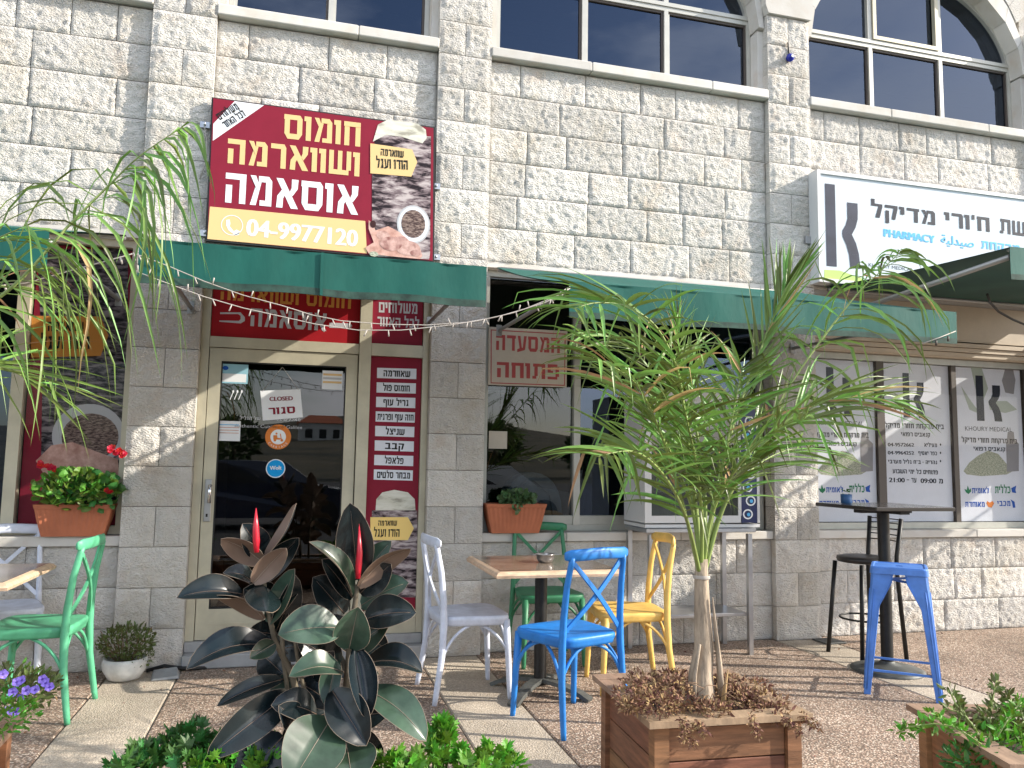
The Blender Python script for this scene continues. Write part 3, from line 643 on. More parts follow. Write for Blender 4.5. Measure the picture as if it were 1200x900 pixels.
def pl(l, m, yy=y-.0008): mb.poly([on(*p, yy) for p in l], yy, m)
pl([(258, 366), (282, 366), (287, 372), (287, 376), (282, 379), (257, 377), (257, 375.5), (280, 376), (282, 374), (282, 370), (279, 368), (258, 368)], 'pr_grey'); pl([(386, 378), (410, 379), (413, 382), (410, 385), (386, 384)], 'pr_grey'); mb.build('cutlery_print', s1, True)
s2 = thing('transom_sign', 'small dark red delivery sign in the panel right of the door transom', 'sign', (-.22, y, 2.12))
mb = MB(); mb.box(-.402, -.048, y, y+.01, 2.117, 2.638, 'pr_maroon'); mb.build('panel', s2, True)
mb = MB(); tx(mb, 'משלוחים', (444, 366), (489, 368), 12, y, 'pr_grey'); tx(mb, 'לכל האזור', (442, 382), (491, 385), 11, y, 'pr_grey'); mb.build('lettering', s2, True)
s3 = thing('menu_sign', 'tall maroon menu panel listing dishes on white bars beside the door', 'sign', (-.22, y, .302))
mb = MB(); mb.box(-.402, -.048, y, y+.01, .302, 2.028, 'pr_maroon'); mb.build('panel', s3, True)
menu = ['שאוורמה', 'חומוס פול', 'גריל עוף', 'חזה עוף ופרגית', 'שניצל', 'קבב', 'פלאפל', 'מבחר סלטים']
for k, t_ in enumerate(menu):
    lx = 442-k*.55; rx = 488-k*.6; ty = 431+17*k; hh = 12
    mb = MB(); mb.prism([on(lx, ty, y), on(rx, ty+1.3, y), on(rx-.3, ty+1.3+hh, y), on(lx-.3, ty+hh, y)], y-.0022, y-.0002, 'pr_lilac')
    wd = {3: .46, 7: .42, 1: .34, 0: .34, 2: .32}.get(k, .24); cx_ = (lx+rx)/2
    tx(mb, t_, (cx_-46*wd, ty+hh-2), (cx_+46*wd, ty+hh-1), 7.2, y-.0022, 'pr_black'); mb.build('menu_bar', s3, True)
mb = MB(); pl([(440, 600), (441, 585), (448, 577), (462, 574), (478, 577), (486, 585), (487, 600)], 'pr_dome', y-.0008); pl([(436, 598), (489, 598), (490, 700), (432, 700)], 'pr_meat', y-.0012)
pl([(434, 606), (478, 606), (485, 619), (478, 633), (434, 633)], 'pr_yellow', y-.002); mb.build('picture', s3, True)
mb = MB(); tx(mb, 'שווארמה', (443, 616), (465, 616), 6, y-.002, 'pr_black'); tx(mb, 'הודו ועגל', (438, 629), (468, 629), 9, y-.002, 'pr_black'); mb.build('lettering', s3, True)
# ---- left bay shop window with printed poster
w1 = window('shop_window', -4.23, -1.91, .82, 2.714, .13, 'alu_cream', .05, .06)
v = MB(); v.box(-2.60, -2.53, .12, .19, .87, 2.66, 'alu_cream'); v.build('mullion', w1)
pane(-2.53, -1.96, .87, 2.66, .155, 'poster_glass', w1); pane(-4.18, -2.60, .87, 2.66, .155, 'dark_glass', w1)
y = .175
s4 = thing('window_poster', 'large food poster of shawarma meat and a plate behind the left shop window', 'poster', (-2.24, y, .875))
mb = MB(); mb.box(-2.52, -1.962, y, y+.008, .875, 2.655, 'pr_maroon'); mb.build('panel', s4, True)
mb = MB()
pl([(44, 300), (60, 292), (150, 292), (150, 600), (60, 600), (48, 540), (50, 430)], 'pr_meat_dim', y-.001); pl([(92, 600), (96, 500), (112, 478), (150, 470), (150, 560), (120, 575)], 'pr_white', y-.0012) if False else None
mb.poly(ell(*on(104, 510, y), .21, .20, 30), y-.0018, 'pr_grey'); mb.poly(ell(*on(106, 512, y), .165, .15, 24), y-.0024, 'pr_mince')
pl([(42, 540), (60, 522), (85, 518), (110, 528), (138, 538), (140, 560), (120, 575), (60, 570)], 'pr_pink', y-.003)
pl([(37, 370), (118, 371), (127, 393), (118, 417), (36, 419)], 'pr_orange', y-.003); mb.build('picture', s4, True)
mb = MB(); tx(mb, 'שווארמה', (56, 388), (98, 388), 11, y-.003, 'pr_black'); tx(mb, 'הודו ועגל', (48, 409), (105, 409), 15, y-.003, 'pr_black'); mb.build('lettering', s4, True)
# ---- middle bay windows
w2 = window('shop_window', .40, 2.69, .82, 2.714, .14, 'alu_grey', .045, .06)
v = MB(); v.box(1.10, 1.15, .125, .20, .865, 2.665, 'alu_white'); v.build('mullion', w2); v = MB(); v.box(1.60, 1.65, .13, .20, .865, 2.665, 'dark_frame'); v.build('mullion', w2)
v = MB(); v.box(.445, 1.10, .135, .18, .866, .93, 'alu_grey'); v.box(1.15, 1.60, .135, .18, .866, .93, 'alu_grey'); v.build('window_rail', w2)
pane(.445, 1.10, .931, 2.665, .165, 'door_glass', w2); pane(1.15, 1.60, .931, 2.665, .165, 'dark_glass', w2); pane(1.65, 2.645, .866, 2.665, .165, 'dark_glass', w2)
y = .12
s5 = thing('window_sign', 'beige board with red Hebrew lettering hung in the top of the middle window', 'sign', (.74, y, 1.86))
mb = MB(); board(mb, [(573, 383), (665, 388), (664, 454), (572, 451)], y, 'pr_board', .012); mb.build('panel', s5, True)
mb = MB()
for q in ([(575, 386), (663, 391), (663, 392.2), (575, 387.2)], [(575, 448), (662, 451), (662, 452.2), (575, 449.2)], [(575, 386), (576.3, 386), (576, 449), (575, 449)], [(661.7, 391), (663, 391), (662, 452), (661, 452)]): pl(q, 'pr_rose', y-.0012)
mb.build('border', s5, True)
mb = MB(); tx(mb, 'המסעדה', (581, 410), (656, 414), 18, y, 'pr_rose'); tx(mb, 'פתוחה', (582, 442), (655, 445), 18, y, 'pr_rose'); mb.build('lettering', s5, True)
nt_ = MB(); a = on(573, 505, .16); b = on(594, 526, .16); nt_.prism([(a[0], b[1]), (b[0], b[1]), (b[0], a[1]), (a[0], a[1])], .158, .160, 'pr_board'); tag(nt_.build('paper_note'), 'small blank beige paper square stuck on the middle window glass', 'note')
# things seen inside the restaurant
jk = MB(); vs_ = []
for (x, z0, z1, r) in ((0, 0, 0, 0),): pass
prof = [(.0, .42), (-.02, .30), (-.16, .12), (-.21, 0)]
pts = []
for k in range(13):
    t = k/12; a = math.pi*t; pts.append((.83+.23*math.cos(a)*(1 if True else 0)*-1, .55+.05*math.sin(a*3), .88+.36*math.sin(a)**.7))
jk.prism([(p[0], p[2]) for p in pts], .26, .42, 'denim'); jk = jk.build('jacket_on_chair'); tag(jk, 'dark blue jacket over a chair back seen inside behind the middle window', 'jacket')
mb = MB(); mb.strip([(.66, .255, .90), (.70, .253, 1.10), (.83, .25, 1.2), (.97, .252, 1.08), (1.0, .255, .9)], .03, .02, 'denim', side=(0, 0, 1)); mb.build('collar', jk)
lamp = MB(); lamp.lathe([(.16, 0), (.17, .02), (.05, .05), (.02, .1)], 'chrome', 20, (.73, .9)); lamp.xform(Matrix.Translation((0, 0, 1.86))); tag(lamp.build('ceiling_lamp'), 'round ceiling lamp just below the red lettered board inside the window', 'lamp')
# ---- pharmacy bay
sh = MB(); sh.box(3.095, 5.415, .052, .30, 2.40, 2.712, 'beige_metal'); sh.build('shutter_box', bld)
sh = MB()
for k, (yy, zz) in enumerate(((.03, 2.385), (.045, 2.345), (.06, 2.305), (.075, 2.28))): sh.box(3.093, 5.417, yy, .30, zz-(.035 if k < 3 else .02), zz+.0, 'beige_metal')
sh.build('shutter_rail', bld)
w4 = window('shop_window', 3.10, 5.41, .82, 2.255, .13, 'alu_grey', .05, .06)
for a, b in ((3.775, 3.86), (4.54, 4.60), (5.32, 5.36)):
    v = MB(); v.box(a, b-.012, .138, .19, .87, 2.205, 'dark_frame'); v.build('mullion', w4)
for a, b in ((3.15, 3.775), (3.86, 4.54), (4.60, 5.32)): pane(a, b, .87, 2.205, .150, 'poster_glass', w4)
y = .168
def poster(n, px0, px1, label):
    s = thing('pharmacy_poster', label, 'poster', ((px0+px1)/2, y, .9)); mb = MB(); mb.box(px0, px1, y, y+.006, .875, 2.20, 'pr_lilac'); mb.build('panel', s, True); return s
pa = poster(0, 3.17, 3.77, 'left pharmacy window poster, partly behind the stone pillar and palm leaves')
pb = poster(1, 3.865, 4.535, 'middle pharmacy window poster with phone numbers and opening hours')
pc = poster(2, 4.605, 5.315, 'right pharmacy window poster with herb heap and grey bottle')
def brand(s, lx, kx, cut=False):
    """lx..: left px of the poster text block"""
    mb = MB(); o = lx
    a = on(kx, 493 if not cut else 487, y); b = on(kx+29, 493, y); h0 = on(kx, 440 if not cut else 430, y)[1]-a[1]
    K(mb, a[0], a[1], b[0]-a[0], h0, y-.0012, 'pr_slate'); mb.build('emblem', s, True)
for s, kx, t0, t1, cut in ((pa, 969, 958, 1012, True), (pc, 1145, 1129, 1186, False)):
    brand(s, 0, kx, cut); mb = MB()
    txo(s, 'KHOURY MEDICAL', (t0+2, 498 if cut else 504.5), (t1, 499 if cut else 506), 5.2, y, 'pr_slate', False)
    txo(s, 'בית מרקחת חזורי מדיקל', (t0-2, 512 if cut else 518), (t1+6, 513 if cut else 520), 5.5, y-.0008, 'pr_slate'); txo(s, 'קנאביס רפואי +', (t0+10, 522 if cut else 528), (t1-6, 523 if cut else 530), 5, y, 'pr_slate') if False else txo(s, 'קנאביס רפואי', (t0+12, 522 if cut else 528), (t1-8, 523 if cut else 529), 4.6, y, 'pr_slate')
    
    mb = MB(); q = t0-1129
    pl([(1129+q, 552), (1136+q, 542), (1146+q, 534), (1158+q, 528), (1170+q, 532), (1180+q, 544), (1189+q, 551), (1180+q, 556), (1150+q, 558), (1133+q, 556)], 'pr_herb', y-.0006)
    pl([(1180+q, 515), (1181+q, 506), (1188+q, 506), (1189+q, 515), (1194+q, 520), (1194+q, 552), (1180+q, 553), (1179+q, 520)], 'pr_bottle', y-.0014)
    if not cut:
        for l in ([(1136, 424), (1150, 430), (1158, 455), (1152, 470), (1143, 455)], [(1158, 470), (1180, 470), (1192, 480), (1178, 484), (1160, 480)], [(1126, 452), (1138, 470), (1150, 486), (1136, 480)]): pl(l, 'pr_leaf', y-.0006)
        pl([(1178, 432), (1186, 428), (1190, 445), (1188, 462), (1178, 460), (1174, 446)], 'pr_bottle', y-.0006)
    mb.build('picture', s, True)
    mb = MB(); B0 = 574 if not cut else 573
    txo(s, 'לאומית', (1139+q, B0+4), (1159+q, B0+4), 6, y, 'pr_blue'); txo(s, 'כללית', (1166+q, B0+4), (1184+q, B0+4), 8, y, 'pr_green'); txo(s, 'מאוחדת', (1131+q, B0+20), (1154+q, B0+20), 6, y, 'pr_blue'); txo(s, 'מכבי', (1169+q, B0+19), (1184+q, B0+19), 6, y, 'pr_blue')
    pl([(1130+q, B0-1), (1132+q, B0+3), (1135+q, B0+5), (1138+q, B0+2), (1138+q, B0-2), (1136+q, B0), (1134+q, B0-5), (1133+q, B0)], 'pr_green', y-.0012)
    pl([(1157+q, B0+13), (1160+q, B0+15), (1163+q, B0+13), (1165+q, B0+16), (1162+q, B0+21), (1158+q, B0+20), (1156+q, B0+16)], 'pr_oj', y-.0012)
    pl([(1185+q, B0-2), (1191+q, B0-5), (1190+q, B0), (1191+q, B0+4), (1186+q, B0+3)], 'pr_blue', y-.0012)
    pl([(1184+q, B0+11), (1189+q, B0+14), (1190+q, B0+21), (1187+q, B0+21), (1186+q, B0+15)], 'pr_blue', y-.0012)
    mb.build('logos', s, True)
mb = MB(); a = on(1059, 489, y); b = on(1084, 489, y); K(mb, a[0], a[1], b[0]-a[0], on(0, 436, y)[1]*0+(on(1059, 437, y)[1]-a[1]), y-.0012, 'pr_slate'); mb.build('emblem', pb, True)
mb = MB()
txo(pb, 'FIRST', (1070, 418), (1094, 419), 5, y, 'pr_slate', False, .05); txo(pb, 'MEDICAL', (1063, 426.5), (1098, 427.5), 5, y, 'pr_slate', False)
txo(pb, 'בית מרקחת חזורי מדיקל', (1037, 501), (1106, 503), 5.5, y, 'pr_slate'); txo(pb, 'קנאביס רפואי', (1056, 511), (1090, 512), 4.6, y, 'pr_slate')
for k, (num, pl_) in enumerate((('04-9572662', 'מעיליא'), ('04-9964252', 'כפר יאסיף'))):
    yy_ = 523+9.5*k; txo(pb, num, (1040.5, yy_), (1071, yy_+.4), 4.2, y, 'pr_slate', False, .06); txo(pb, pl_, (1083 if k == 0 else 1076, yy_+.5), (1098, yy_+1), 4.2, y, 'pr_slate')
txo(pb, 'נהריה - ב"ח גליל מערבי', (1041, 543), (1098, 544), 4.2, y, 'pr_slate')
for k in range(3): mb = MB(); mb.poly(ell(*on(1102, 521+9.7*k, y), .008, .010, 10), y-.001, 'pr_slate'); mb.build('map_pin', pb, True)
txo(pb, 'פתוחים כל ימי השבוע', (1046, 554.5), (1099, 556), 4.8, y, 'pr_slate'); txo(pb, '21:00', (1042, 565), (1060, 565.3), 5.4, y, 'pr_slate', False, .07); txo(pb, 'עד', (1068, 565.5), (1074, 565.6), 5.4, y, 'pr_slate'); txo(pb, '09:00', (1079, 566), (1097, 566.2), 5.4, y, 'pr_slate', False, .07); txo(pb, '-', (1062.5, 565), (1065.5, 565), 5.4, y, 'pr_slate'); txo(pb, 'מ', (1100, 566.5), (1105, 566.6), 5.4, y, 'pr_slate')

# ---- pharmacy light box sign
lb = thing('pharmacy_sign', 'long white light box sign with blue grey emblem above the pharmacy awning', 'sign', (4.2, 0, 2.77))
X0, X1, Z0, Z1 = 3.05, 6.9, 2.77, 3.685
mb = MB(); mb.box(X0+.02, X1-.02, -.112, -.015, Z0+.02, Z1-.02, 'pr_signwhite'); mb.build('panel', lb, True)
mb = MB(); mb.box(X0, X0+.03, -.125, -.012, Z0, Z1, 'white_box'); mb.box(X1-.03, X1, -.125, -.012, Z0, Z1, 'white_box'); mb.box(X0+.03, X1-.03, -.125, -.012, Z1-.03, Z1, 'white_box'); mb.box(X0+.03, X1-.03, -.125, -.012, Z0, Z0+.03, 'white_box'); mb.build('frame', lb, True)
mb = MB(); pl([(966, 316), (984, 317), (1010, 326), (1010, 334), (966, 330)], 'pr_lime', -.1136); mb.build('green_stripe', lb, True)
mb = MB(); y = -.113; K(mb, 3.128, 2.905, .31, .675, y-.001, 'pr_k'); mb.build('emblem', lb, True)
mb = MB(); txo(lb, 'מדיקל', (1021, 254), (1096, 264), 16.5, y, 'pr_slate'); txo(lb, "ח'ורי", (1108, 265.5), (1160, 272), 17, y, 'pr_slate'); txo(lb, 'רשת', (1172, 273), (1214, 279), 17, y, 'pr_slate')
txo(lb, 'PHARMACY', (1036, 277), (1095, 285), 9, y, 'pr_sky', False, .10); txo(lb, '\uFE94\uFEF4\uFEDF\uFEAA\uFEF4\uFEBB', (1103, 285), (1141, 290), 10, y, 'pr_sky', False, .06); txo(lb, 'בית מרקחת', (1150, 291), (1222, 300), 9, y, 'pr_sky'); txo(lb, 'KHOURY MEDICAL', (1018, 312), (1070, 318), 4, y, 'pr_k', False)

for z in (3.1, ):
    mb = MB(); mb.box(3.0, 3.049, -.03, -.006, z, z+.06, 'steel'); mb.build('bracket', lb, True)
# ---- main restaurant sign
ms = thing('restaurant_sign', 'maroon and yellow restaurant sign with large Hebrew lettering above the door awning', 'sign', (-.76, -.06, 2.71))
y = -.06
C4 = [(250, 115), (508, 150), (507, 305.5), (243, 280)]
mb = MB(); board(mb, C4, y, 'pr_maroon', .02); mb.prism([(on(p[0]-(2 if i in (0, 3) else -2), p[1]+(-1.5 if i < 2 else 2), y)) for i, p in enumerate(C4)], y+.003, y+.04, 'rubber_gasket'); mb.build('panel', ms, True)
mb = MB(); pl([(246, 242), (428, 259), (430, 297), (243, 280)], 'pr_cream', y-.001); pl([(252, 146.5), (310, 123.5), (266, 117.5), (278, 118.5), (249.5, 141)] if False else [(275, 118.5), (309.5, 123.2), (249.4, 165), (250, 145)], 'pr_white', y-.001); mb.build('ground_print', ms, True)
mb = MB(); y2 = y-.0006
pl([(440, 300), (436, 258), (436, 200), (439, 165), (448, 156), (505, 160), (504, 296), (503, 304)], 'pr_meat', y-.002); pl([(437, 166), (443, 146), (455, 140), (490, 145), (499, 152), (500, 162), (495, 168), (470, 160), (452, 158)], 'pr_dome', y-.003)
c = on(484.5, 263, y); mb.poly(ell(c[0], c[1], .115, .135, 28), y-.004, 'pr_grey'); mb.poly(ell(c[0], c[1], .104, .123, 28), y-.0045, 'pr_lilac'); mb.poly(ell(c[0]-.002, c[1]+.002, .084, .100, 22), y-.005, 'pr_mince')
pl([(432, 258), (437, 262), (440, 270), (455, 265), (468, 272), (480, 282), (492, 290), (495, 300), (492, 303.5), (455, 300), (432, 297), (428, 290), (438, 284), (432, 268)], 'pr_pink', y-.006)
for (px, py, rx, rz, mm_) in ((478, 291, .085, .052, 'pr_flesh'), (458, 286, .075, .050, 'pr_flesh2'), (449, 276, .045, .032, 'pr_flesh'), (487, 297, .040, .022, 'pr_flesh2'), (437, 263, .020, .026, 'pr_dark'), (470, 281, .045, .022, 'pr_flesh2'), (438, 298, .03, .018, 'pr_herb')):
    cc = on(px, py, y); mb.poly(ell(cc[0], cc[1], rx, rz, 20), y-.0065-.0004*(px % 7), mm_)
pl([(434, 168), (483, 175), (489, 190), (482, 207), (434, 203)], 'pr_cream', y-.004)
mb.build('picture', ms, True)
mb = MB()
txo(ms, 'חומוס', (333, 162), (422, 172), 28.5, y, 'pr_cream'); txo(ms, 'ושווארמה', (266, 191), (421, 207), 29, y, 'pr_cream'); txo(ms, 'אוסאמה', (263, 237), (419, 252), 35, y, 'pr_white')
txo(ms, '04-9977120', (289, 276), (418, 289), 20, y-.001, 'pr_white', False, .05)
txo(ms, 'שווארמה', (446, 182), (473, 185), 8, y-.004, 'pr_black'); txo(ms, 'הודו ועגל', (441, 196.5), (478, 199), 11, y-.004, 'pr_black')
txo(ms, 'משלוחים', (258, 141), (281, 127.5), 8, y-.001, 'pr_black'); txo(ms, 'לכל האזור', (263, 150), (290, 134.5), 8, y-.001, 'pr_black') if False else txo(ms, 'לכל האזור', (265, 150.5), (289, 135.5), 8, y-.001, 'pr_black')

mb = MB(); c = on(272, 264, y); r = .068
o_ = ell(c[0], c[1], r, r, 30); i_ = ell(c[0], c[1], r*.93, r*.93, 30)
for k in range(30): mb.poly([o_[k], o_[(k+1) % 30], i_[(k+1) % 30], i_[k]], y-.002, 'pr_white')
pl([(265, 258), (269, 257), (270, 262), (269, 265), (274, 271), (277, 269), (281, 271), (280, 275), (276, 276), (268, 270), (265, 264)], 'pr_white', y-.002); mb.build('phone_symbol', ms, True)
for (px, py) in ((240, 146), (240, 273), (511, 218), (511, 301)):
    p = at(px, py, -.03); mb = MB(); mb.box(p.x-.03, p.x+.03, -.03, -.005, p.z-.02, p.z+.02, 'steel'); mb.tube([(p.x, -.05, p.z), (p.x, -.03, p.z)], .008, 'chrome', 8); mb.build('bracket', ms, True)
mb = MB(); q = [at(236, 143, -.02), at(240, 150, -.03), at(243, 170, -.03), at(241, 190, -.03), at(234, 210, -.02)]; mb.tube(q, .0035, 'cable_white', 6); tag(mb.build('loose_cable'), 'thin white cable hanging down beside the maroon restaurant sign', 'cable')
# ------------------------------------------------------------------ awnings
def awning(label, x0, x1, dep, zw, zt, zb, underside='canvas_green', arms=(1, 1)):
    t = thing('awning', label, 'awning', ((x0+x1)/2, 0, zw))
    n = 24; mb = MB(); vs = []; fs = []
    for j in range(7):
        for i in range(n+1):
            u = i/n; v_ = j/6; x = x0+(x1-x0)*u
            vs.append((x, -.01-(dep-.01)*v_, zw+(zt-zw)*v_-.03*math.sin(math.pi*v_)*(.5+.5*math.sin(u*9+x0))-.008*math.sin(u*23)*math.sin(math.pi*v_)))
    for j in range(6):
        for i in range(n): a = j*(n+1)+i; fs.append((a, a+1, a+n+2, a+n+1))
    mb.add(vs, fs, 'canvas_green', True)
    mb.add([(a, b, c-.006) for a, b, c in vs], [f[::-1] for f in fs], 'canvas_dark', True); mb.build('canopy', t, True)
    mb = MB(); vs = []; fs = []; rows = 6
    for j in range(rows+1):
        for i in range(n+1):
            u = i/n; v_ = j/rows; vs.append((x0+(x1-x0)*u, -dep-.006*math.sin(u*15+x0*3)*v_-.004*math.sin(u*41), zt+.004+(zb-zt)*v_+.004*math.sin(u*19)*v_))
    for j in range(rows-1):
        for i in range(n): a = j*(n+1)+i; fs.append((a+n+1, a+n+2, a+1, a))
    mb.add(vs, fs, 'canvas_green', True); mb.add([(a, b+.004, c) for a, b, c in vs], [f[::-1] for f in fs], 'canvas_dark', True)
    mb.build('valance', t, True)
    mb = MB(); j = rows-1; fh = []
    for i in range(n): a = j*(n+1)+i; fh.append((a+n+1, a+n+2, a+1, a))
    mb.add([(a, b-.001, c) for a, b, c in vs], fh, 'canvas_hem', True); mb.add([(a, b+.005, c) for a, b, c in vs], [f[::-1] for f in fh], 'canvas_hem', True); mb.build('hem', t, True)
    ns = max(2, int(round((x1-x0)/1.1)))
    for k in range(1, ns):
        xs_ = x0+(x1-x0)*k/ns; mb = MB(); uu = k/ns
        P_ = [(xs_, -dep-.007-.006*math.sin(uu*15+x0*3)*v_-.004*math.sin(uu*41), zt+.004+(zb-zt)*v_) for v_ in (0, .25, .5, .75, 1)]
        mb.strip(P_, .014, .003, 'canvas_green', side=(1, 0, 0)); mb.build('seam', t, True)
    mb = MB(); mb.tube([(x0+.01, -dep+.02, zt-.01), (x1-.01, -dep+.02, zt-.01)], .013, 'awning_metal', 8); mb.build('front_bar', t, True)
    mb = MB(); mb.tube([(x0+.01, -.03, zw-.02), (x1-.01, -.03, zw-.02)], .02, 'awning_metal', 8); mb.build('rear_bar', t, True)
    for k, x in enumerate((x0+.03, x1-.03)):
        if arms[k]:
            mb = MB(); mb.tube([(x, -.015, zb+(.19 if zt-zb > .201 or dep < 1.7 else .06)), (x, -dep+.03, zt-(.02 if dep < 1.7 else .05))], .013 if dep < 1.7 else .019, 'awning_metal', 8); mb.box(x-.02, x+.02, -.02, -.012, zb+.15, zb+.23, 'awning_metal'); mb.build('arm', t, True)
    return t
awning('green canvas awning above the restaurant door below the maroon sign', -1.60, .01, 1.6, 2.66, 2.285, 2.078)
awning('long green canvas awning over the middle window, behind the palm', .45, 2.90, 1.6, 2.70, 2.245, 2.052)
awning('green canvas awning at the left edge over the food poster window', -4.1, -1.965, 1.6, 2.71, 2.285, 2.10)
awning('dark green awning seen from below under the pharmacy sign', 3.19, 5.55, 1.72, 2.76, 2.64, 2.44)
awning('green awning of the next shop beyond the pharmacy', 5.85, 7.5, 1.6, 2.75, 2.40, 2.15)
# cable under the pharmacy awning
mb = MB(); mb.tube([at(1157, 345, -.8), at(1160, 354, -.7), at(1170, 365, -.6), at(1186, 374, -.5), at(1200, 380, -.4), at(1230, 390, -.2)], .009, 'rubber_gasket', 8); tag(mb.build('cable'), 'black cable curving down from beneath the pharmacy awning', 'cable')
# evil eye pendant
ee = thing('glass_pendant', 'small dark blue glass pendant hanging high on the right pillar', 'pendant', (2.885, -.03, 4.62))
mb = MB(); mb.tube([(2.882, -.012, 4.78), (2.884, -.02, 4.70), (2.885, -.025, 4.67)], .006, 'rubber_gasket', 6); mb.build('cord', ee, True)
mb = MB(); mb.lathe([(.004, -.036), (.028, -.02), (.034, 0), (.026, .022), (.006, .034)], 'blue_glass', 16); mb.xform(Matrix.Translation((2.886, -.034, 4.64))); mb.build('bead', ee, True)
mb = MB(); mb.poly(ell(2.886, 4.638, .012, .012, 14), -.0695, 'pr_white'); mb.build('eye', ee, True)
# fairy lights
fl = thing('string_lights', 'white string of small lights draped below the two green awnings', 'string lights', (-.6, -1.6, 2.2))
W1 = [(155, 297), (166, 300), (200, 313), (240, 330), (285, 346), (330, 358), (365, 369), (400, 376), (450, 380), (500, 381), (545, 378), (580, 372), (615, 362), (640, 352), (668, 336)]
W2 = [(157, 317), (180, 326), (215, 339), (240, 348), (285, 361), (330, 371), (370, 380), (420, 387), (470, 387), (520, 382), (560, 376), (600, 367), (640, 354), (668, 338)]
for Wp, yy in ((W1, -1.62), (W2, -1.64)):
    mb = MB(); P_ = [at(p[0], p[1], yy) for p in Wp]; mb.tube(P_, .0024, 'cable_white', 5); mb.build('wire', fl, True)
    for i in range(len(P_)-1):
        for t in (.2, .7):
            p = P_[i].lerp(P_[i+1], t); d = random.uniform(-.015, .015); b = MB(); b.tube([p, p+Vector((d, -.004, -.03 if random.random() < .8 else .03)), ], [.0025, .0038], 'cable_white', 6); b.build('bulb', fl, True)
fl2 = thing('string_lights', 'short end of a light string at the right corner of the long green awning', 'string lights', (3.0, -1.62, 2.1))
P_ = [at(1080, 403, -1.62), at(1100, 396, -1.625), at(1120, 388, -1.62)]; mb = MB(); mb.tube(P_, .003, 'cable_white', 5); mb.build('wire', fl2, True)
for p in (at(1097, 399, -1.63), at(1111, 394, -1.63)): b = MB(); b.tube([p, p+Vector((0, 0, -.03))], .006, 'dark_frame', 6); b.build('bulb', fl2, True)
fl3 = thing('string_lights', 'thin light string across the food poster window at the far left', 'string lights', (-2.6, -1.4, 2.1))
P_ = [at(-20, 335, -1.5), at(30, 332, -1.5), at(80, 318, -1.5), at(125, 306, -1.55), at(157, 297, -1.6)]; mb = MB(); mb.tube(P_, .003, 'cable_white', 5); mb.build('wire', fl3, True)
for i in range(4):
    p = P_[i].lerp(P_[i+1], .5); b = MB(); b.tube([p, p+Vector((.01, 0, -.03))], .005, 'cable_white', 6); b.build('bulb', fl3, True)
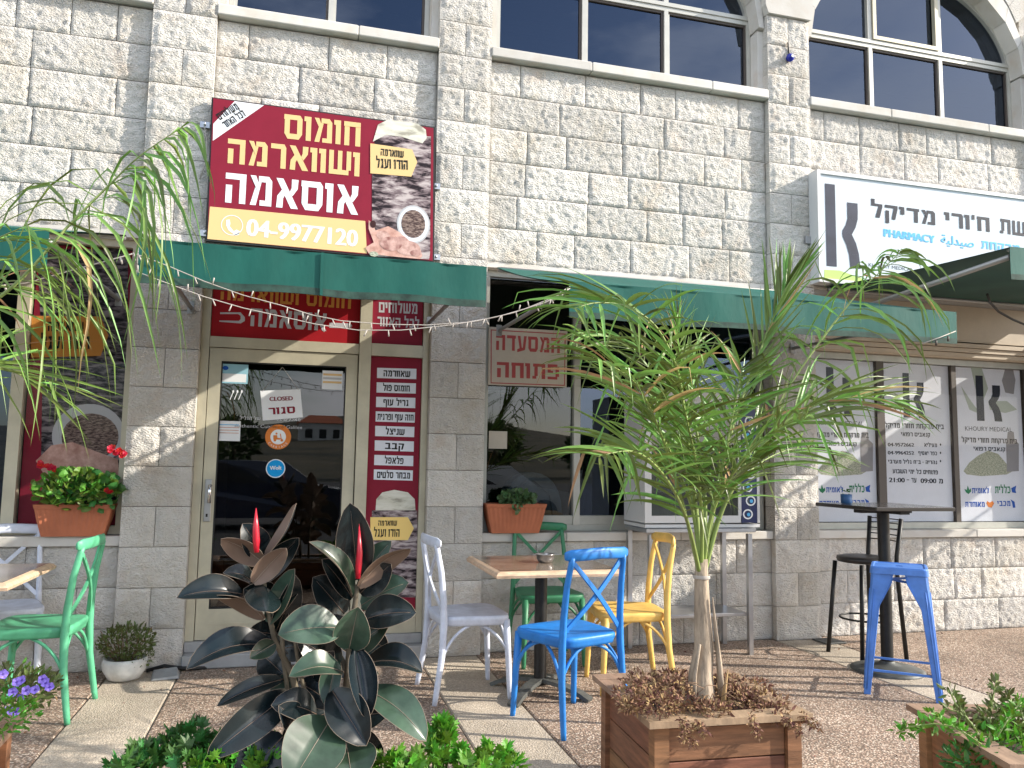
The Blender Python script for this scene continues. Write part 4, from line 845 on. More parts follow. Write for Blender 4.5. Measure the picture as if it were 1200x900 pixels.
# ------------------------------------------------------------------ cross-back chairs
def chair(name, label, paint, loc, rz, group=None):
    t = thing(name, label, 'chair', loc, rz, group)
    # seat: rounded trapezoid, slightly dished, with apron
    out = []
    for k in range(36):
        a = 2*math.pi*k/36; ca, sa = math.cos(a), math.sin(a); e = .38
        x = math.copysign(abs(ca)**e, ca); y_ = math.copysign(abs(sa)**e, sa)
        wd = .205+.022*y_; out.append((x*wd, y_*.205+.0))
    def ring(s, z): return [(x*s, y_*s, z) for x, y_ in out]
    mb = MB(); rings = [ring(.93, .405), ring(.965, .405), ring(.97, .418), ring(1.0, .432), ring(1.005, .445), ring(.985, .455), ring(.93, .457), ring(.6, .452), ring(.25, .449)]
    vs = [p for r in rings for p in r]; n = 36; fs = []
    for i in range(len(rings)-1):
        for k in range(n): a = i*n+k; b = i*n+(k+1) % n; fs.append((a, b, b+n, a+n))
    fs.append(tuple(range((len(rings)-1)*n, len(rings)*n))); mb.add(vs, fs, paint, True)
    mb.add(ring(.93, .425), [tuple(range(n-1, -1, -1))], paint); mb.build('seat', t)
    for s in (-1, 1):
        mb = MB(); mb.tube([(s*.205, .20, 0), (s*.204, .198, .02), (s*.198, .188, .22), (s*.190, .175, .43)], [.0135, .015, .018, .021], paint, 10); mb.build('leg', t)
        mb = MB(); mb.tube([(s*.215, -.235, 0), (s*.212, -.228, .04), (s*.198, -.195, .25), (s*.190, -.186, .42), (s*.186, -.19, .55), (s*.180, -.205, .70), (s*.172, -.228, .82), (s*.170, -.234, .85)], [.014, .016, .019, .021, .019, .0175, .016, .015], paint, 10, flat=.85); mb.build('leg', t)
        # arch braces
        for (p, q, m_) in (((s*.20, .185, .25), (s*.17, .02, .405), (s*.195, .13, .37)), ((s*.20, -.19, .25), (s*.17, -.03, .405), (s*.195, -.14, .37))):
            P, Q, Mi = Vector(p), Vector(q), Vector(m_); pts = [P*(1-u)**2+Mi*2*u*(1-u)+Q*u*u for u in [i/6 for i in range(7)]]
            mb = MB(); mb.tube(pts, .0085, paint, 8); mb.build('brace', t)
    for yy in (.18, -.185):
        for s in (-1, 1):
            P, Q, Mi = Vector((s*.195, yy, .25)), Vector((s*.03, yy*.93, .405)), Vector((s*.14, yy, .385)); pts = [P*(1-u)**2+Mi*2*u*(1-u)+Q*u*u for u in [i/6 for i in range(7)]]
            mb = MB(); mb.tube(pts, .0085, paint, 8); mb.build('brace', t)
    # top rail, bowed back and rounded at its ends
    pts = []; rs = []
    for k in range(15):
        u = -1+2*k/14; pts.append((u*.205, -.222-.038*(1-u*u), .858+.010*(1-abs(u)))); rs.append((.026 if abs(u) < .93 else .018))
    mb = MB(); n = 12; vs = []; fs = []
    for i, p in enumerate(pts):
        for k in range(n): a = 2*math.pi*k/n; vs.append((p[0], p[1]+.0125*math.cos(a)*(rs[i]/.026), p[2]+rs[i]*math.sin(a)*1.12))
    for i in range(14):
        for k in range(n): a = i*n+k; b = i*n+(k+1) % n; fs.append((a, a+n, b+n, b))
    fs += [tuple(range(n)), tuple(range(15*n-1, 14*n-1, -1))]; mb.add(vs, fs, paint, True); mb.build('top_rail', t)
    for s in (-1, 1):
        pts = []
        for k in range(9):
            u = k/8; pts.append((s*(-.172+.350*u), -.2245+.040*u-.022*math.sin(math.pi*u)-.004*s, .835-.355*u))
        mb = MB(); mb.strip(pts, .022, .011, paint, side=(1, 0, .6*s)); mb.build('cross_slat', t)
    return t
cb = chair('cross_back_chair', 'bright blue cross-back chair in front of the square table, back to the camera', 'paint_blue', (.525, -1.42, 0), R(20), 'cross-back chairs around the tables')
def cdup(label, loc, rz, paint): return dup(cb, loc, rz, label, {'paint_blue': paint})
cdup('white cross-back chair between the rubber plant and the square table', (.115, -.825, 0), R(-86), 'paint_white')
cdup('yellow cross-back chair at the right side of the square table', (1.08, -.90, 0), R(82), 'paint_yellow')
cdup('dark green cross-back chair behind the square table against the wall', (.79, -.225, 0), R(178), 'paint_dgreen')
cdup('light green cross-back chair beside the left table, next to the pillar', (-2.12, -.745, 0), R(86), 'paint_green')
cdup('white cross-back chair behind the table at the left edge', (-2.46, -.22, 0), R(196), 'paint_white')
# ------------------------------------------------------------------ tables
def table(label, cx, cy, w_, d_, zt, group):
    t = thing('square_table', label, 'table', (cx, cy, 0), 0, group); b = .03
    mb = MB(); x, y_ = w_/2, d_/2
    mb.add([(-x+b, -y_+b, zt), (x-b, -y_+b, zt), (x-b, y_-b, zt), (-x+b, y_-b, zt)], [(0, 1, 2, 3)], 'table_top'); mb.build('tabletop', t)
    mb = MB(); lay = [(x-b, y_-b, zt-.0002), (x-.012, y_-.012, zt-.006), (x, y_, zt-.020), (x-.004, y_-.004, zt-.034), (x-.06, y_-.06, zt-.036)]
    vs = []
    for a, c, z in lay: vs += [(-a, -c, z), (a, -c, z), (a, c, z), (-a, c, z)]
    fs = []
    for i in range(4):
        for k in range(4): p = i*4+k; q = i*4+(k+1) % 4; fs.append((p+4, q+4, q, p))
    fs.append((19, 18, 17, 16)); mb.add(vs, fs, 'table_edge'); mb.build('table_edge', t)
    mb = MB(); mb.lathe([(.036, .05), (.036, zt-.05)], 'black_metal', 20); mb.lathe([(.09, zt-.05), (.11, zt-.037)], 'black_metal', 20); mb.build('pole', t)
    for k in range(4):
        a = R(45+90*k); c, s = math.cos(a), math.sin(a); mb = MB()
        mb.strip([(c*.02, s*.02, .078), (c*.12, s*.12, .068), (c*.25, s*.25, .036), (c*.315, s*.315, .006)], .062, .022, 'cast_grey', side=(-s, c, 0)); mb.build('foot', t)
    return t
t1 = table('wood and dark stone topped square table with a metal bowl on it', .525, -.94, .73, .76, .735, 'cafe tables')
t2 = dup(t1, (-2.46, -.965, 0), 0, 'square table with pale wooden edge at the left edge beside the green chair')
bowl = thing('metal_bowl', 'small stainless steel bowl on the square table', 'bowl', (.545, -.95, .7352))
mb = MB(); mb.lathe([(.030, .001), (.040, .004), (.050, .022), (.053, .045), (.060, .047), (.060, .050), (.050, .048), (.046, .02), (.03, .008)], 'steel', 28, cap=False); mb.add([(math.cos(2*math.pi*k/28)*.032, math.sin(2*math.pi*k/28)*.032, .006) for k in range(28)], [tuple(range(28))], 'steel'); mb.build('dish', bowl)
for s in (-1, 1): mb = MB(); mb.strip([(s*.056, 0, .047), (s*.075, 0, .046), (s*.082, 0, .044)], .03, .003, 'steel', side=(0, 1, 0)); mb.build('handle', bowl)
# ------------------------------------------------------------------ bar table, cup, stools
bt = thing('bar_table', 'tall dark bar table with round grey foot at the right', 'bar table', (2.90, -.93, 0))
mb = MB(); mb.bbox(-.30, .30, -.30, .30, 1.046, 1.070, 'bar_top', .004); mb.build('tabletop', bt)
mb = MB(); mb.box(-.20, .20, -.035, .035, 1.018, 1.045, 'black_metal'); mb.box(-.035, .035, -.20, -.036, 1.018, 1.045, 'black_metal'); mb.box(-.035, .035, .036, .20, 1.018, 1.045, 'black_metal'); mb.build('support', bt)
mb = MB(); mb.lathe([(.038, .04), (.038, 1.017)], 'black_metal', 24); mb.build('pole', bt)
mb = MB(); mb.lathe([(.225, .002), (.225, .012), (.20, .022), (.10, .040), (.05, .052), (.042, .065)], 'cast_grey', 36); mb.build('base', bt)
cup = thing('blue_cup', 'small dark blue cup with a sprig standing on the bar table', 'cup', (2.72, -.80, 1.071))
mb = MB(); mb.lathe([(.030, 0), (.036, .004), (.037, .062), (.033, .062), (.032, .01)], 'cup_blue', 22); mb.build('pot', cup)
mb = MB()
for k in range(14):
    a = random.uniform(0, 6.28); r = random.uniform(0, .02); z = random.uniform(.05, .09); mb.add([(r*math.cos(a), r*math.sin(a), z), (r*math.cos(a)+.02*math.cos(a+.5), r*math.sin(a)+.02*math.sin(a+.5), z+.008), (r*math.cos(a)+.012*math.cos(a-.5), r*math.sin(a)+.012*math.sin(a-.5), z+.014)], [(0, 1, 2)], 'herb_dark')
mb.build('sprig', cup)
bs = thing('bar_chair', 'black bar chair with thin curved back rails behind the bar table', 'bar chair', (3.05, -.545, 0), R(93))
mb = MB(); mb.lathe([(.15, .645), (.175, .650), (.182, .668), (.178, .684), (.14, .692), (.02, .693)], 'black_vinyl', 32); mb.build('seat', bs)
for (x, y_) in ((-.155, .17), (.155, .17)):
    mb = MB(); mb.tube([(x*1.08, y_*1.08, 0), (x*.85, y_*.8, .645)], .015, 'black_metal', 8); mb.build('leg', bs)
for s in (-1, 1):
    mb = MB(); mb.tube([(s*.165, -.195, 0), (s*.135, -.16, .62), (s*.135, -.165, .70), (s*.15, -.20, .96)], .015, 'black_metal', 8); mb.build('leg', bs)
mb = MB(); mb.tube([(.165*math.cos(2*math.pi*k/32), .170*math.sin(2*math.pi*k/32), .26) for k in range(33)], .0075, 'black_metal', 6); mb.build('foot_ring', bs)
for z in (.80, .84, .88, .92, .95):
    f = (z-.70)/.26; xx = .135+.015*f; yy = -.165-.035*f
    mb = MB(); mb.tube([(xx*u, yy-.035*(1-u*u), z) for u in (-1, -.6, -.2, .2, .6, 1)], .0042, 'black_metal', 6); mb.build('back_rail', bs)
st = thing('metal_stool', 'tall bright blue metal stool in front of the bar table', 'stool', (2.665, -1.33, 0), R(-41))
P = 'paint_stool'
mb = MB()
def rr(h_, r_, z, n=6):
    o = []
    for q, (sx, sy) in enumerate(((1, 1), (-1, 1), (-1, -1), (1, -1))):
        for k in range(n+1): a = math.pi/2*(q+k/n); o.append((sx*(h_-r_)+r_*math.cos(a), sy*(h_-r_)+r_*math.sin(a), z))
    return o
rings = [rr(.158, .03, .690), rr(.155, .03, .722), rr(.150, .03, .730), rr(.138, .028, .7305), rr(.134, .026, .726), rr(.05, .02, .726), rr(.022, .012, .726), rr(.020, .011, .712)]; n = 28
vs = [p for r in rings for p in r]; fs = []
for i in range(len(rings)-1):
    for k in range(n): a = i*n+k; b = i*n+(k+1) % n; fs.append((a, b, b+n, a+n))
mb.add(vs, fs, P); mb.add(rr(.150, .03, .700), [tuple(range(27, -1, -1))], P); mb.add(rr(.020, .011, .7121), [tuple(range(28))], 'rubber_gasket'); mb.build('seat', st)
for sx in (-1, 1):
    for sy in (-1, 1):
        mb = MB(); pts0 = []; H0, H1 = .70, 0.0
        def L(z, a, b): q = .150+(.205-.150)*(1-z/.70); wv = .026+(.046-.026)*(z/.70)**1.2; return (sx*(q-a*wv), sy*(q-b*wv), z)
        zs = [.0, .02, .25, .5, .64, .70]
        # folded sheet: two flanges meeting at the corner with a raised rib
        sec = [(1.35, 0), (1.3, .10), (.15, 0), (0, .15), (.10, 1.3), (0, 1.35)]
        wide = lambda z: 1+(.9 if z > .63 else 0)
        vs = []
        for z in zs:
            for (a, b) in sec: vs.append(L(z, a*wide(z), b*wide(z)))
        for z in zs:
            for (a, b) in sec: vs.append(L(z, a*wide(z)+.07, b*wide(z)+.07))
        m_ = len(sec); N_ = len(zs)*m_; fs = []
        for i in range(len(zs)-1):
            for k in range(m_-1):
                a = i*m_+k; q = (a, a+1, a+1+m_, a+m_); fs.append(q); fs.append(tuple(x+N_ for x in q[::-1]))
        for i in range(len(zs)-1):
            for k in (0, m_-1): a = i*m_+k; fs.append((a, a+m_, a+m_+N_, a+N_))
        mb.add(vs, fs, P)
        c0, c1 = L(.03, .55, -.04), L(.60, .55, -.04); mb.tube([c0, c1], .004, P, 6); c0, c1 = L(.03, -.04, .55), L(.60, -.04, .55); mb.tube([c0, c1], .004, P, 6)
        mb.build('leg', st)
for z, o in ((.17, 0), (.135, 1)):
    q = .150+.055*(1-z/.70)-.02
    for s in (-1, 1):
        mb = MB()
        if o: mb.strip([(-q, s*q, z), (q, s*q, z)], .012, .012, P, side=(0, 0, 1))
        else: mb.strip([(s*q, -q, z), (s*q, q, z)], .012, .012, P, side=(0, 0, 1))
        mb.build('stretcher', st)
mb = MB(); mb.strip([(-.13, -.13, .655), (.13, .13, .648)], .014, .004, P, side=(0, 0, 1)); mb.strip([(-.13, .13, .640), (.13, -.13, .634)], .014, .004, P, side=(0, 0, 1)); mb.build('under_brace', st)
# ------------------------------------------------------------------ stainless table and display cabinet
ss = thing('steel_table', 'stainless steel work table under the display cabinet', 'table', (1.87, -.17, 0))
mb = MB(); mb.bbox(1.455, 2.30, -.37, .01, .845, .875, 'steel', .004); mb.build('table_top', ss, True)
mb = MB(); mb.bbox(1.507, 2.235, -.34, .0, .262, .285, 'steel', .003); mb.build('shelf', ss, True)
for x in (1.49, 2.25):
    for y_ in (-.355, .0): mb = MB(); mb.box(x-.016, x+.016, y_-.016, y_+.016, .0, .834, 'steel'); mb.build('leg', ss, True)
# stands partly before the wall
dc = thing('display_cabinet', 'white framed display cabinet with navy patterned side strip behind the palm', 'cabinet', (1.92, -.16, .876))
x0, x1, y0, y1, z0, z1 = 1.455, 2.35, -.34, .02, .91, 1.80
mb = MB(); mb.box(x0, x1, y0, y1, .878, .90, 'white_box'); mb.box(x0, x1, y0, y1, z1, z1+.03, 'white_box'); mb.box(x0, x1, y1-.02, y1, z0, z1, 'white_box'); mb.box(x0, x0+.05, y0, y1-.02, z0, z1, 'white_box'); mb.box(x1-.02, x1, y0, y1-.02, z0, z1, 'white_box'); mb.build('cabinet_body', dc, True)
mb = MB(); mb.box(x0+.05, x1-.15, y0+.004, y0+.02, z0, z0+.05, 'white_box'); mb.box(x0+.05, x1-.15, y0+.004, y0+.02, z1-.05, z1, 'white_box'); mb.box(x1-.17, x1-.145, y0+.004, y0+.02, z0+.05, z1-.05, 'white_box'); mb.build('door_frame', dc, True)
mb = MB(); mb.box(x0+.05, x1-.17, y0+.009, y0+.014, z0+.05, z1-.05, 'door_glass'); mb.build('glass_pane', dc, True)
for z in (1.12, 1.35, 1.58): mb = MB(); mb.box(x0+.052, x1-.022, y0+.03, y1-.022, z, z+.008, 'steel'); mb.build('shelf', dc, True)
mb = MB(); mb.box(x1-.144, x1-.021, y0+.002, y0+.02, z0, z1-.001, 'fridge_navy'); mb.build('side_strip', dc, True)
mb = MB()
for k in range(9):
    cz = z0+.06+k*.095; cx_ = x1-.085+(.012 if k % 2 else -.012); o_ = ell(cx_, cz, .040, .036, 18); i_ = ell(cx_, cz, .029, .026, 18)
    for q in range(18): mb.poly([o_[q], o_[(q+1) % 18], i_[(q+1) % 18], i_[q]], y0-.0005-.0003*(k % 2), 'pr_white')
    mb.poly(ell(cx_+.006, cz-.002, .014, .013, 12), y0-.0005, 'pr_sky')
mb.build('ring_pattern', dc, True)
# ------------------------------------------------------------------ small plants
def leaves(mb, c, rad, n, size, m, up=.3, shape=0, flat=0.0, rnd=random):
    for _ in range(n):
        while True:
            p = Vector((rnd.uniform(-1, 1), rnd.uniform(-1, 1), rnd.uniform(-1, 1)))
            if p.length < 1: break
        if rnd.random() < .6: p = p.normalized()*rnd.uniform(.7, 1.0)
        q = Vector((c[0]+p.x*rad[0], c[1]+p.y*rad[1], c[2]+p.z*rad[2]))
        d = (p*.8+Vector((rnd.uniform(-.7, .7), rnd.uniform(-.7, .7), rnd.uniform(-.4, .6)+up))).normalized()
        nn = Vector((rnd.uniform(-1, 1), rnd.uniform(-1, 1), rnd.uniform(-.2, 1.3))); s_ = d.cross(nn).normalized(); nn = s_.cross(d)
        L_ = size*rnd.uniform(.6, 1.25)
        if shape == 0:   # pointed oval
            w_ = L_*.42; mb.add([q, q+d*L_*.35+s_*w_*.5+nn*L_*.05, q+d*L_*.75+s_*w_*.35+nn*L_*.02, q+d*L_-nn*L_*.12, q+d*L_*.75-s_*w_*.35+nn*L_*.02, q+d*L_*.35-s_*w_*.5+nn*L_*.05, q+d*L_*.5], [(0, 1, 2, 6), (6, 2, 3), (0, 6, 4, 5), (6, 3, 4)], m)
        elif shape == 1: # round geranium / succulent
            vs = [q+d*L_*.5+nn*L_*.10]; k_ = 9
            for k in range(k_): a = 2*math.pi*k/k_; r_ = L_*.5*(1+.12*((k % 2)*2-1)); vs.append(q+d*(L_*.5+r_*math.cos(a))+s_*r_*math.sin(a)-nn*L_*.04*rnd.uniform(0, 2))
            mb.add(vs, [(0, 1+k, 1+(k+1) % k_) for k in range(k_)], m)
        elif shape == 2: # lobed parsley leaf
            vs = [q]; tips = [(-.55, .35), (-.30, .42), (-.42, .75), (-.18, .66), (-.14, .98), (0, .80), (.14, 1.0), (.18, .66), (.42, .78), (.30, .42), (.55, .35), (.16, .12)]
            vs += [q+s_*(a*L_)+d*(b*L_)+nn*(L_*(-.10*abs(a)*2+rnd.uniform(-.05, .05))) for a, b in tips]+[q+s_*(-.16*L_)+d*(.12*L_)]
            mb.add(vs+[q+d*L_*.42+nn*L_*.04], [(len(vs), i+1, i) if True else 0 for i in range(1, len(vs)-1)]+[(len(vs), 1, 0), (len(vs), 0, len(vs)-1)], m)
        elif shape == 3: # narrow dry curl
            w_ = L_*.16; mb.add([q+s_*w_, q-s_*w_, q+d*L_*.5-s_*w_+nn*L_*.25, q+d*L_*.5+s_*w_+nn*L_*.25, q+d*L_], [(0, 1, 2, 3), (3, 2, 4)], m)
def flowers(mb, c, rad, n, r, m, ctr, rnd=random, normal=None):
    for _ in range(n):
        q = Vector((c[0]+rnd.uniform(-1, 1)*rad[0], c[1]-rnd.uniform(.2, 1)*rad[1], c[2]+rnd.uniform(-.6, 1)*rad[2]))
        nn = Vector((rnd.uniform(-.6, .6), -1, rnd.uniform(0, .9))).normalized() if normal is None else Vector(normal); u = nn.cross(Vector((0, 0, 1))).normalized(); v_ = u.cross(nn)
        vs = [q-nn*.3*r]; k_ = 20
        for k in range(k_): a = 2*math.pi*k/k_; rr_ = r*(1-.16*abs(math.cos(a*2.5))); vs.append(q+u*rr_*math.cos(a)+v_*rr_*math.sin(a)+nn*r*.1*math.sin(a*5))
        mb.add(vs, [(0, 1+k, 1+(k+1) % k_) for k in range(k_)], m)
        if ctr: mb.add([q-nn*.1*r+u*r*.25*math.cos(a)+v_*r*.25*math.sin(a) for a in [2*math.pi*k/8 for k in range(8)]], [tuple(range(8))], ctr)
def trough(label, x0, x1, cy, z0, z1, name='terracotta_planter'):
    t = thing(name, label, 'planter', ((x0+x1)/2, cy, z0)); mb = MB(); n = 26; w_ = (x1-x0)/2; cx_ = (x0+x1)/2
    def rect(sc_, z, rib, d): 
        o = []
        for k in range(n+1): u = -1+2*k/n; o.append((cx_+u*w_*sc_, cy-d-(.004 if rib and k % 2 else 0), z))
        for k in range(n+1): u = 1-2*k/n; o.append((cx_+u*w_*sc_, cy+d, z))
        return o
    rings = [rect(.78, z0+.001, 0, .055), rect(.90, z0+.5*(z1-z0), 1, .068), rect(.965, z1-.028, 1, .076), rect(.97, z1-.026, 0, .082), rect(1, z1, 0, .086), rect(.97, z1, 0, .078), rect(.955, z1-.03, 0, .072)]
    m_ = 2*(n+1); vs = [p for r in rings for p in r]; fs = []
    for i in range(len(rings)-1):
        for k in range(m_): a = i*m_+k; b = i*m_+(k+1) % m_; fs.append((a, b, b+m_, a+m_))
    mb.add(vs, fs, 'terracotta'); mb.build('box', t, True)
    mb = MB(); mb.box(cx_-w_*.93, cx_+w_*.93, cy-.068, cy+.068, z1-.05, z1-.025, 'soil'); mb.build('soil', t, True)
    return t
trough('ribbed terracotta trough holding red geraniums on the left window sill', -2.385, -1.95, .045, .818, 1.012)
trough('ribbed terracotta trough holding a succulent on the middle window sill', .408, .845, .045, .818, 1.022)
def plant(name, label, cat, loc): return thing(name, label, cat, loc)
rnd = random.Random(5)
ge = plant('geranium_plant', 'bushy geranium with red blooms in the left terracotta trough', 'plant', (-2.16, .03, .99))
mb = MB(); leaves(mb, (-2.17, .0, 1.10), (.23, .09, .11), 330, .050, 'geranium', shape=1, rnd=rnd); leaves(mb, (-2.05, .0, 1.08), (.15, .09, .12), 100, .05, 'herb_dark', shape=1, rnd=rnd); mb.build('foliage', ge, True)
for (px, py) in ((130, 527), (139, 530), (143, 533), (51, 545), (60, 549), (128, 577)):
    p = at(px, py, -.03); mb = MB(); flowers(mb, p, (.022, .02, .02), 9, .016, 'red_petal', None, rnd); mb.build('bloom', ge, True)
mb = MB()
for k in range(9): x = rnd.uniform(-2.33, -1.99); mb.tube([(x, .04, .985), (x+rnd.uniform(-.05, .05), .0, 1.06), (x+rnd.uniform(-.08, .08), -.03, 1.16)], .004, 'herb', 5)
mb.build('stems', ge, True)
su = plant('succulent_plant', 'low round leaved succulent in the middle terracotta trough', 'plant', (.66, .03, 1.0))
mb = MB(); leaves(mb, (.645, .02, 1.055), (.13, .07, .055), 300, .034, 'succulent', shape=1, rnd=rnd); leaves(mb, (.62, -.05, 1.0), (.03, .02, .03), 20, .03, 'succulent', shape=1, rnd=rnd); mb.build('foliage', su, True)
wp = thing('white_pot', 'round white bowl pot on the ground at the foot of the left pillar', 'pot', (-1.80, -.17, .0))
mb = MB(); mb.lathe([(.055, .001), (.09, .012), (.118, .06), (.124, .105), (.118, .128), (.108, .128), (.112, .10), (.10, .08)], 'white_pot', 28); mb.build('pot', wp); mb = MB(); mb.lathe([(.108, .09), (.02, .10)], 'soil', 20); mb.build('soil', wp)
bu = plant('small_bush', 'small leaved olive green bush growing in the white bowl pot', 'plant', (-1.80, -.17, .10))
mb = MB(); leaves(mb, (-1.80, -.17, .215), (.16, .12, .10), 900, .028, 'bush', rnd=rnd); leaves(mb, (-1.72, -.21, .13), (.09, .07, .06), 160, .02, 'bush', rnd=rnd); leaves(mb, (-1.95, -.2, .05), (.03, .04, .04), 14, .022, 'bush', rnd=rnd); mb.build('foliage', bu, True)
mb = MB()
for k in range(22): a = rnd.uniform(0, 6.28); r = rnd.uniform(.05, .15); mb.tube([(-1.80+.03*math.cos(a), -.17+.03*math.sin(a), .09), (-1.80+r*math.cos(a), -.17+r*.7*math.sin(a), rnd.uniform(.18, .30))], .0025, 'twig', 4)
mb.build('stems', bu, True)
rg = MB(); rg.add([(-1.66, -.10, .004), (-1.50, -.12, .004), (-1.49, -.23, .004), (-1.64, -.25, .004), (-1.65, -.10, .03), (-1.52, -.11, .045), (-1.50, -.22, .02), (-1.63, -.24, .012)], [(4, 5, 6, 7), (0, 1, 5, 4), (1, 2, 6, 5), (2, 3, 7, 6), (3, 0, 4, 7)], 'stone_grey'); tag(rg.build('loose_stone'), 'flat dark broken stone lying beside the white bowl pot', 'stone')
mb = MB(); mb.tube([(-1.70, -.04, .012), (-1.6, -.03, .035), (-1.5, -.05, .02), (-1.42, -.04, .012), (-1.3, .0, .01)], .011, 'rubber_gasket', 7); tag(mb.build('hose'), 'short black hose lying at the foot of the left pillar', 'hose')
cv = MB(); cv.bbox(2.98, 3.16, -.20, -.03, .0025, .012, 'cast_grey', .003); tag(cv.build('drain_cover'), 'small square drain cover on the paving by the right pillar', 'drain cover')
# ------------------------------------------------------------------ wooden planters
def planter(label, cx, cy, w_, d_, zt, rz, group='wooden planter boxes'):
    t = thing('wooden_planter', label, 'planter', (cx, cy, 0), rz, group); x, y_ = w_/2, d_/2
    for sx in (-1, 1):
        for sy in (-1, 1):
            mb = MB(); mb.box(min(sx*(x-.03), sx*(x-.085)), max(sx*(x-.03), sx*(x-.085)), min(sy*(y_-.03), sy*(y_-.085)), max(sy*(y_-.03), sy*(y_-.085)), 0, zt-.026, 'wood_brown'); mb.build('corner_post', t)
    n = max(3, int((zt-.05)/.095))
    h_ = (zt-.03-.04)/n
    for k in range(n):
        z = .035+k*h_
        for sy in (-1, 1):
            mb = MB(); a, b = sorted((sy*(y_-.048), sy*(y_-.066))); mb.bbox(-x+.087, x-.087, a, b, z, z+h_-.005, 'wood_brown', .002); mb.build('plank', t)
        for sx in (-1, 1):
            mb = MB(); a, b = sorted((sx*(x-.048), sx*(x-.066))); mb.bbox(a, b, -y_+.087, y_-.087, z, z+h_-.005, 'wood_brown', .002); mb.build('plank', t)
    wd = .085
    for s in (-1, 1):
        a, b = sorted((s*y_, s*(y_-wd))); mb = MB(); mb.prism([(-x, a), (x, a), (x-(wd if s < 0 else 0)*0, b), (-x, b)], 0, .022, 'wood_rail')
        mb.v = [(vx, vz, zt-.022+vy) for vx, vy, vz in mb.v]; mb.f = [f[::-1] for f in mb.f]; mb.build('rim_board', t)
        a, b = sorted((s*x, s*(x-wd))); mb = MB(); mb.box(a, b, -y_+wd+.002, y_-wd-.002, zt-.0225, zt-.001, 'wood_rail'); mb.build('rim_board', t)
    mb = MB(); mb.box(-x+.068, x-.068, -y_+.068, y_-.068, zt-.14, zt-.06, 'soil'); mb.build('soil', t)
    return t
planter('square wooden planter box with rim boards holding the palm', .67, -2.50, .63, .64, .42, R(-3))
planter('wooden planter box at the bottom right corner with trailing green plant', 1.70, -3.16, .72, .62, .41, R(-14))
planter('wooden planter box at the left edge with violet petunias', -2.08, -2.50, .66, .62, .40, R(2))
planter('long low wooden planter box just below the picture holding rubber plant and herbs', -.92, -3.02, 1.5, .50, .30, 0)
planter('wooden planter box beyond the left edge holding the left palm', -3.0, -2.95, .63, .64, .42, 0)
# dead plant matter around the palm
dd = thing('dried_plant', 'brown dried trailing plant spilling over the rim of the palm planter', 'plant', (.67, -2.5, .42))
mb = MB()
for (px, py, yy, r) in [(755, 800, -2.45, .09), (775, 808, -2.6, .10), (745, 815, -2.62, .08), (770, 825, -2.75, .08), (800, 822, -2.7, .07), (790, 795, -2.35, .08), (835, 832, -2.75, .06), (865, 815, -2.55, .09), (890, 822, -2.65, .10), (905, 835, -2.75, .08), (880, 805, -2.4, .08), (925, 840, -2.75, .05), (742, 826, -2.75, .05), (850, 800, -2.35, .07)]:
    p = at(px, py, yy); leaves(mb, p, (r*1.15, r, r*.40), 230, .020, 'dead_leaf', shape=3, up=0, rnd=rnd); leaves(mb, p, (r*1.1, r, r*.34), 60, .024, 'dead_leaf', shape=0, up=0, rnd=rnd)
for (px, py, px2, py2) in ((800, 845, 812, 872), (815, 846, 828, 860), (880, 840, 888, 862), (920, 842, 938, 858), (800, 850, 802, 866), (940, 838, 958, 852)):
    p, q = at(px, py, -2.86), at(px2, py2, -2.90)
    for k in range(9): s = p.lerp(q, k/8); leaves(mb, s, (.012, .010, .012), 11, .018, 'dead_leaf', shape=3, up=-.5, rnd=rnd)
mb.build('dry_foliage', dd, True, kind='stuff')
mb = MB()
for k in range(60):
    p = at(rnd.uniform(735, 930), rnd.uniform(800, 838), rnd.uniform(-2.75, -2.4)); d = Vector((rnd.uniform(-.1, .1), rnd.uniform(-.05, .05), rnd.uniform(-.02, .03))); mb.tube([p, p+d*.5+Vector((0, 0, .015)), p+d], .0016, 'twig', 3)
mb.build('twigs', dd, True, kind='stuff')
# trailing green plant at bottom right
tr = thing('trailing_plant', 'leggy green plant with twisting stems in the bottom right planter', 'plant', (1.7, -3.1, .42))
stems = [[(1150, 872), (1120, 852), (1095, 848), (1065, 852), (1050, 860)], [(1160, 880), (1140, 850), (1120, 825), (1112, 808)], [(1165, 875), (1160, 840), (1165, 810), (1168, 798)], [(1165, 870), (1180, 845), (1190, 830), (1198, 822)], [(1150, 870), (1125, 835), (1105, 830)], [(1170, 880), (1150, 890), (1130, 880), (1120, 895)], [(1175, 870), (1200, 860), (1220, 850)], [(1165, 880), (1175, 850), (1185, 820), (1178, 812)], [(1180, 880), (1195, 850), (1210, 835)], [(1150, 885), (1135, 865), (1100, 842), (1088, 838)]]
mb = MB(); ml = MB()
for sidx, s in enumerate(stems):
    yy = -3.12+.12*rnd.uniform(-1, 1); P_ = [at(p[0], p[1], yy+.03*k) for k, p in enumerate(s)]; mb.tube(P_, .0028, 'palm_stalk', 5)
    for i in range(len(P_)-1):
        for t in range(8): q = P_[i].lerp(P_[i+1], t/8); leaves(ml, q, (.016, .014, .014), 3, .032, 'bush' if sidx % 3 else 'herb', rnd=rnd)
leaves(ml, at(1175, 880, -3.1), (.17, .12, .07), 420, .032, 'herb', rnd=rnd); leaves(ml, at(1150, 892, -3.2), (.14, .1, .05), 200, .034, 'herb_dark', rnd=rnd); leaves(ml, at(1180, 850, -3.0), (.12, .1, .08), 260, .028, 'bush', rnd=rnd)
mb.build('stems', tr, True); ml.build('foliage', tr, True)
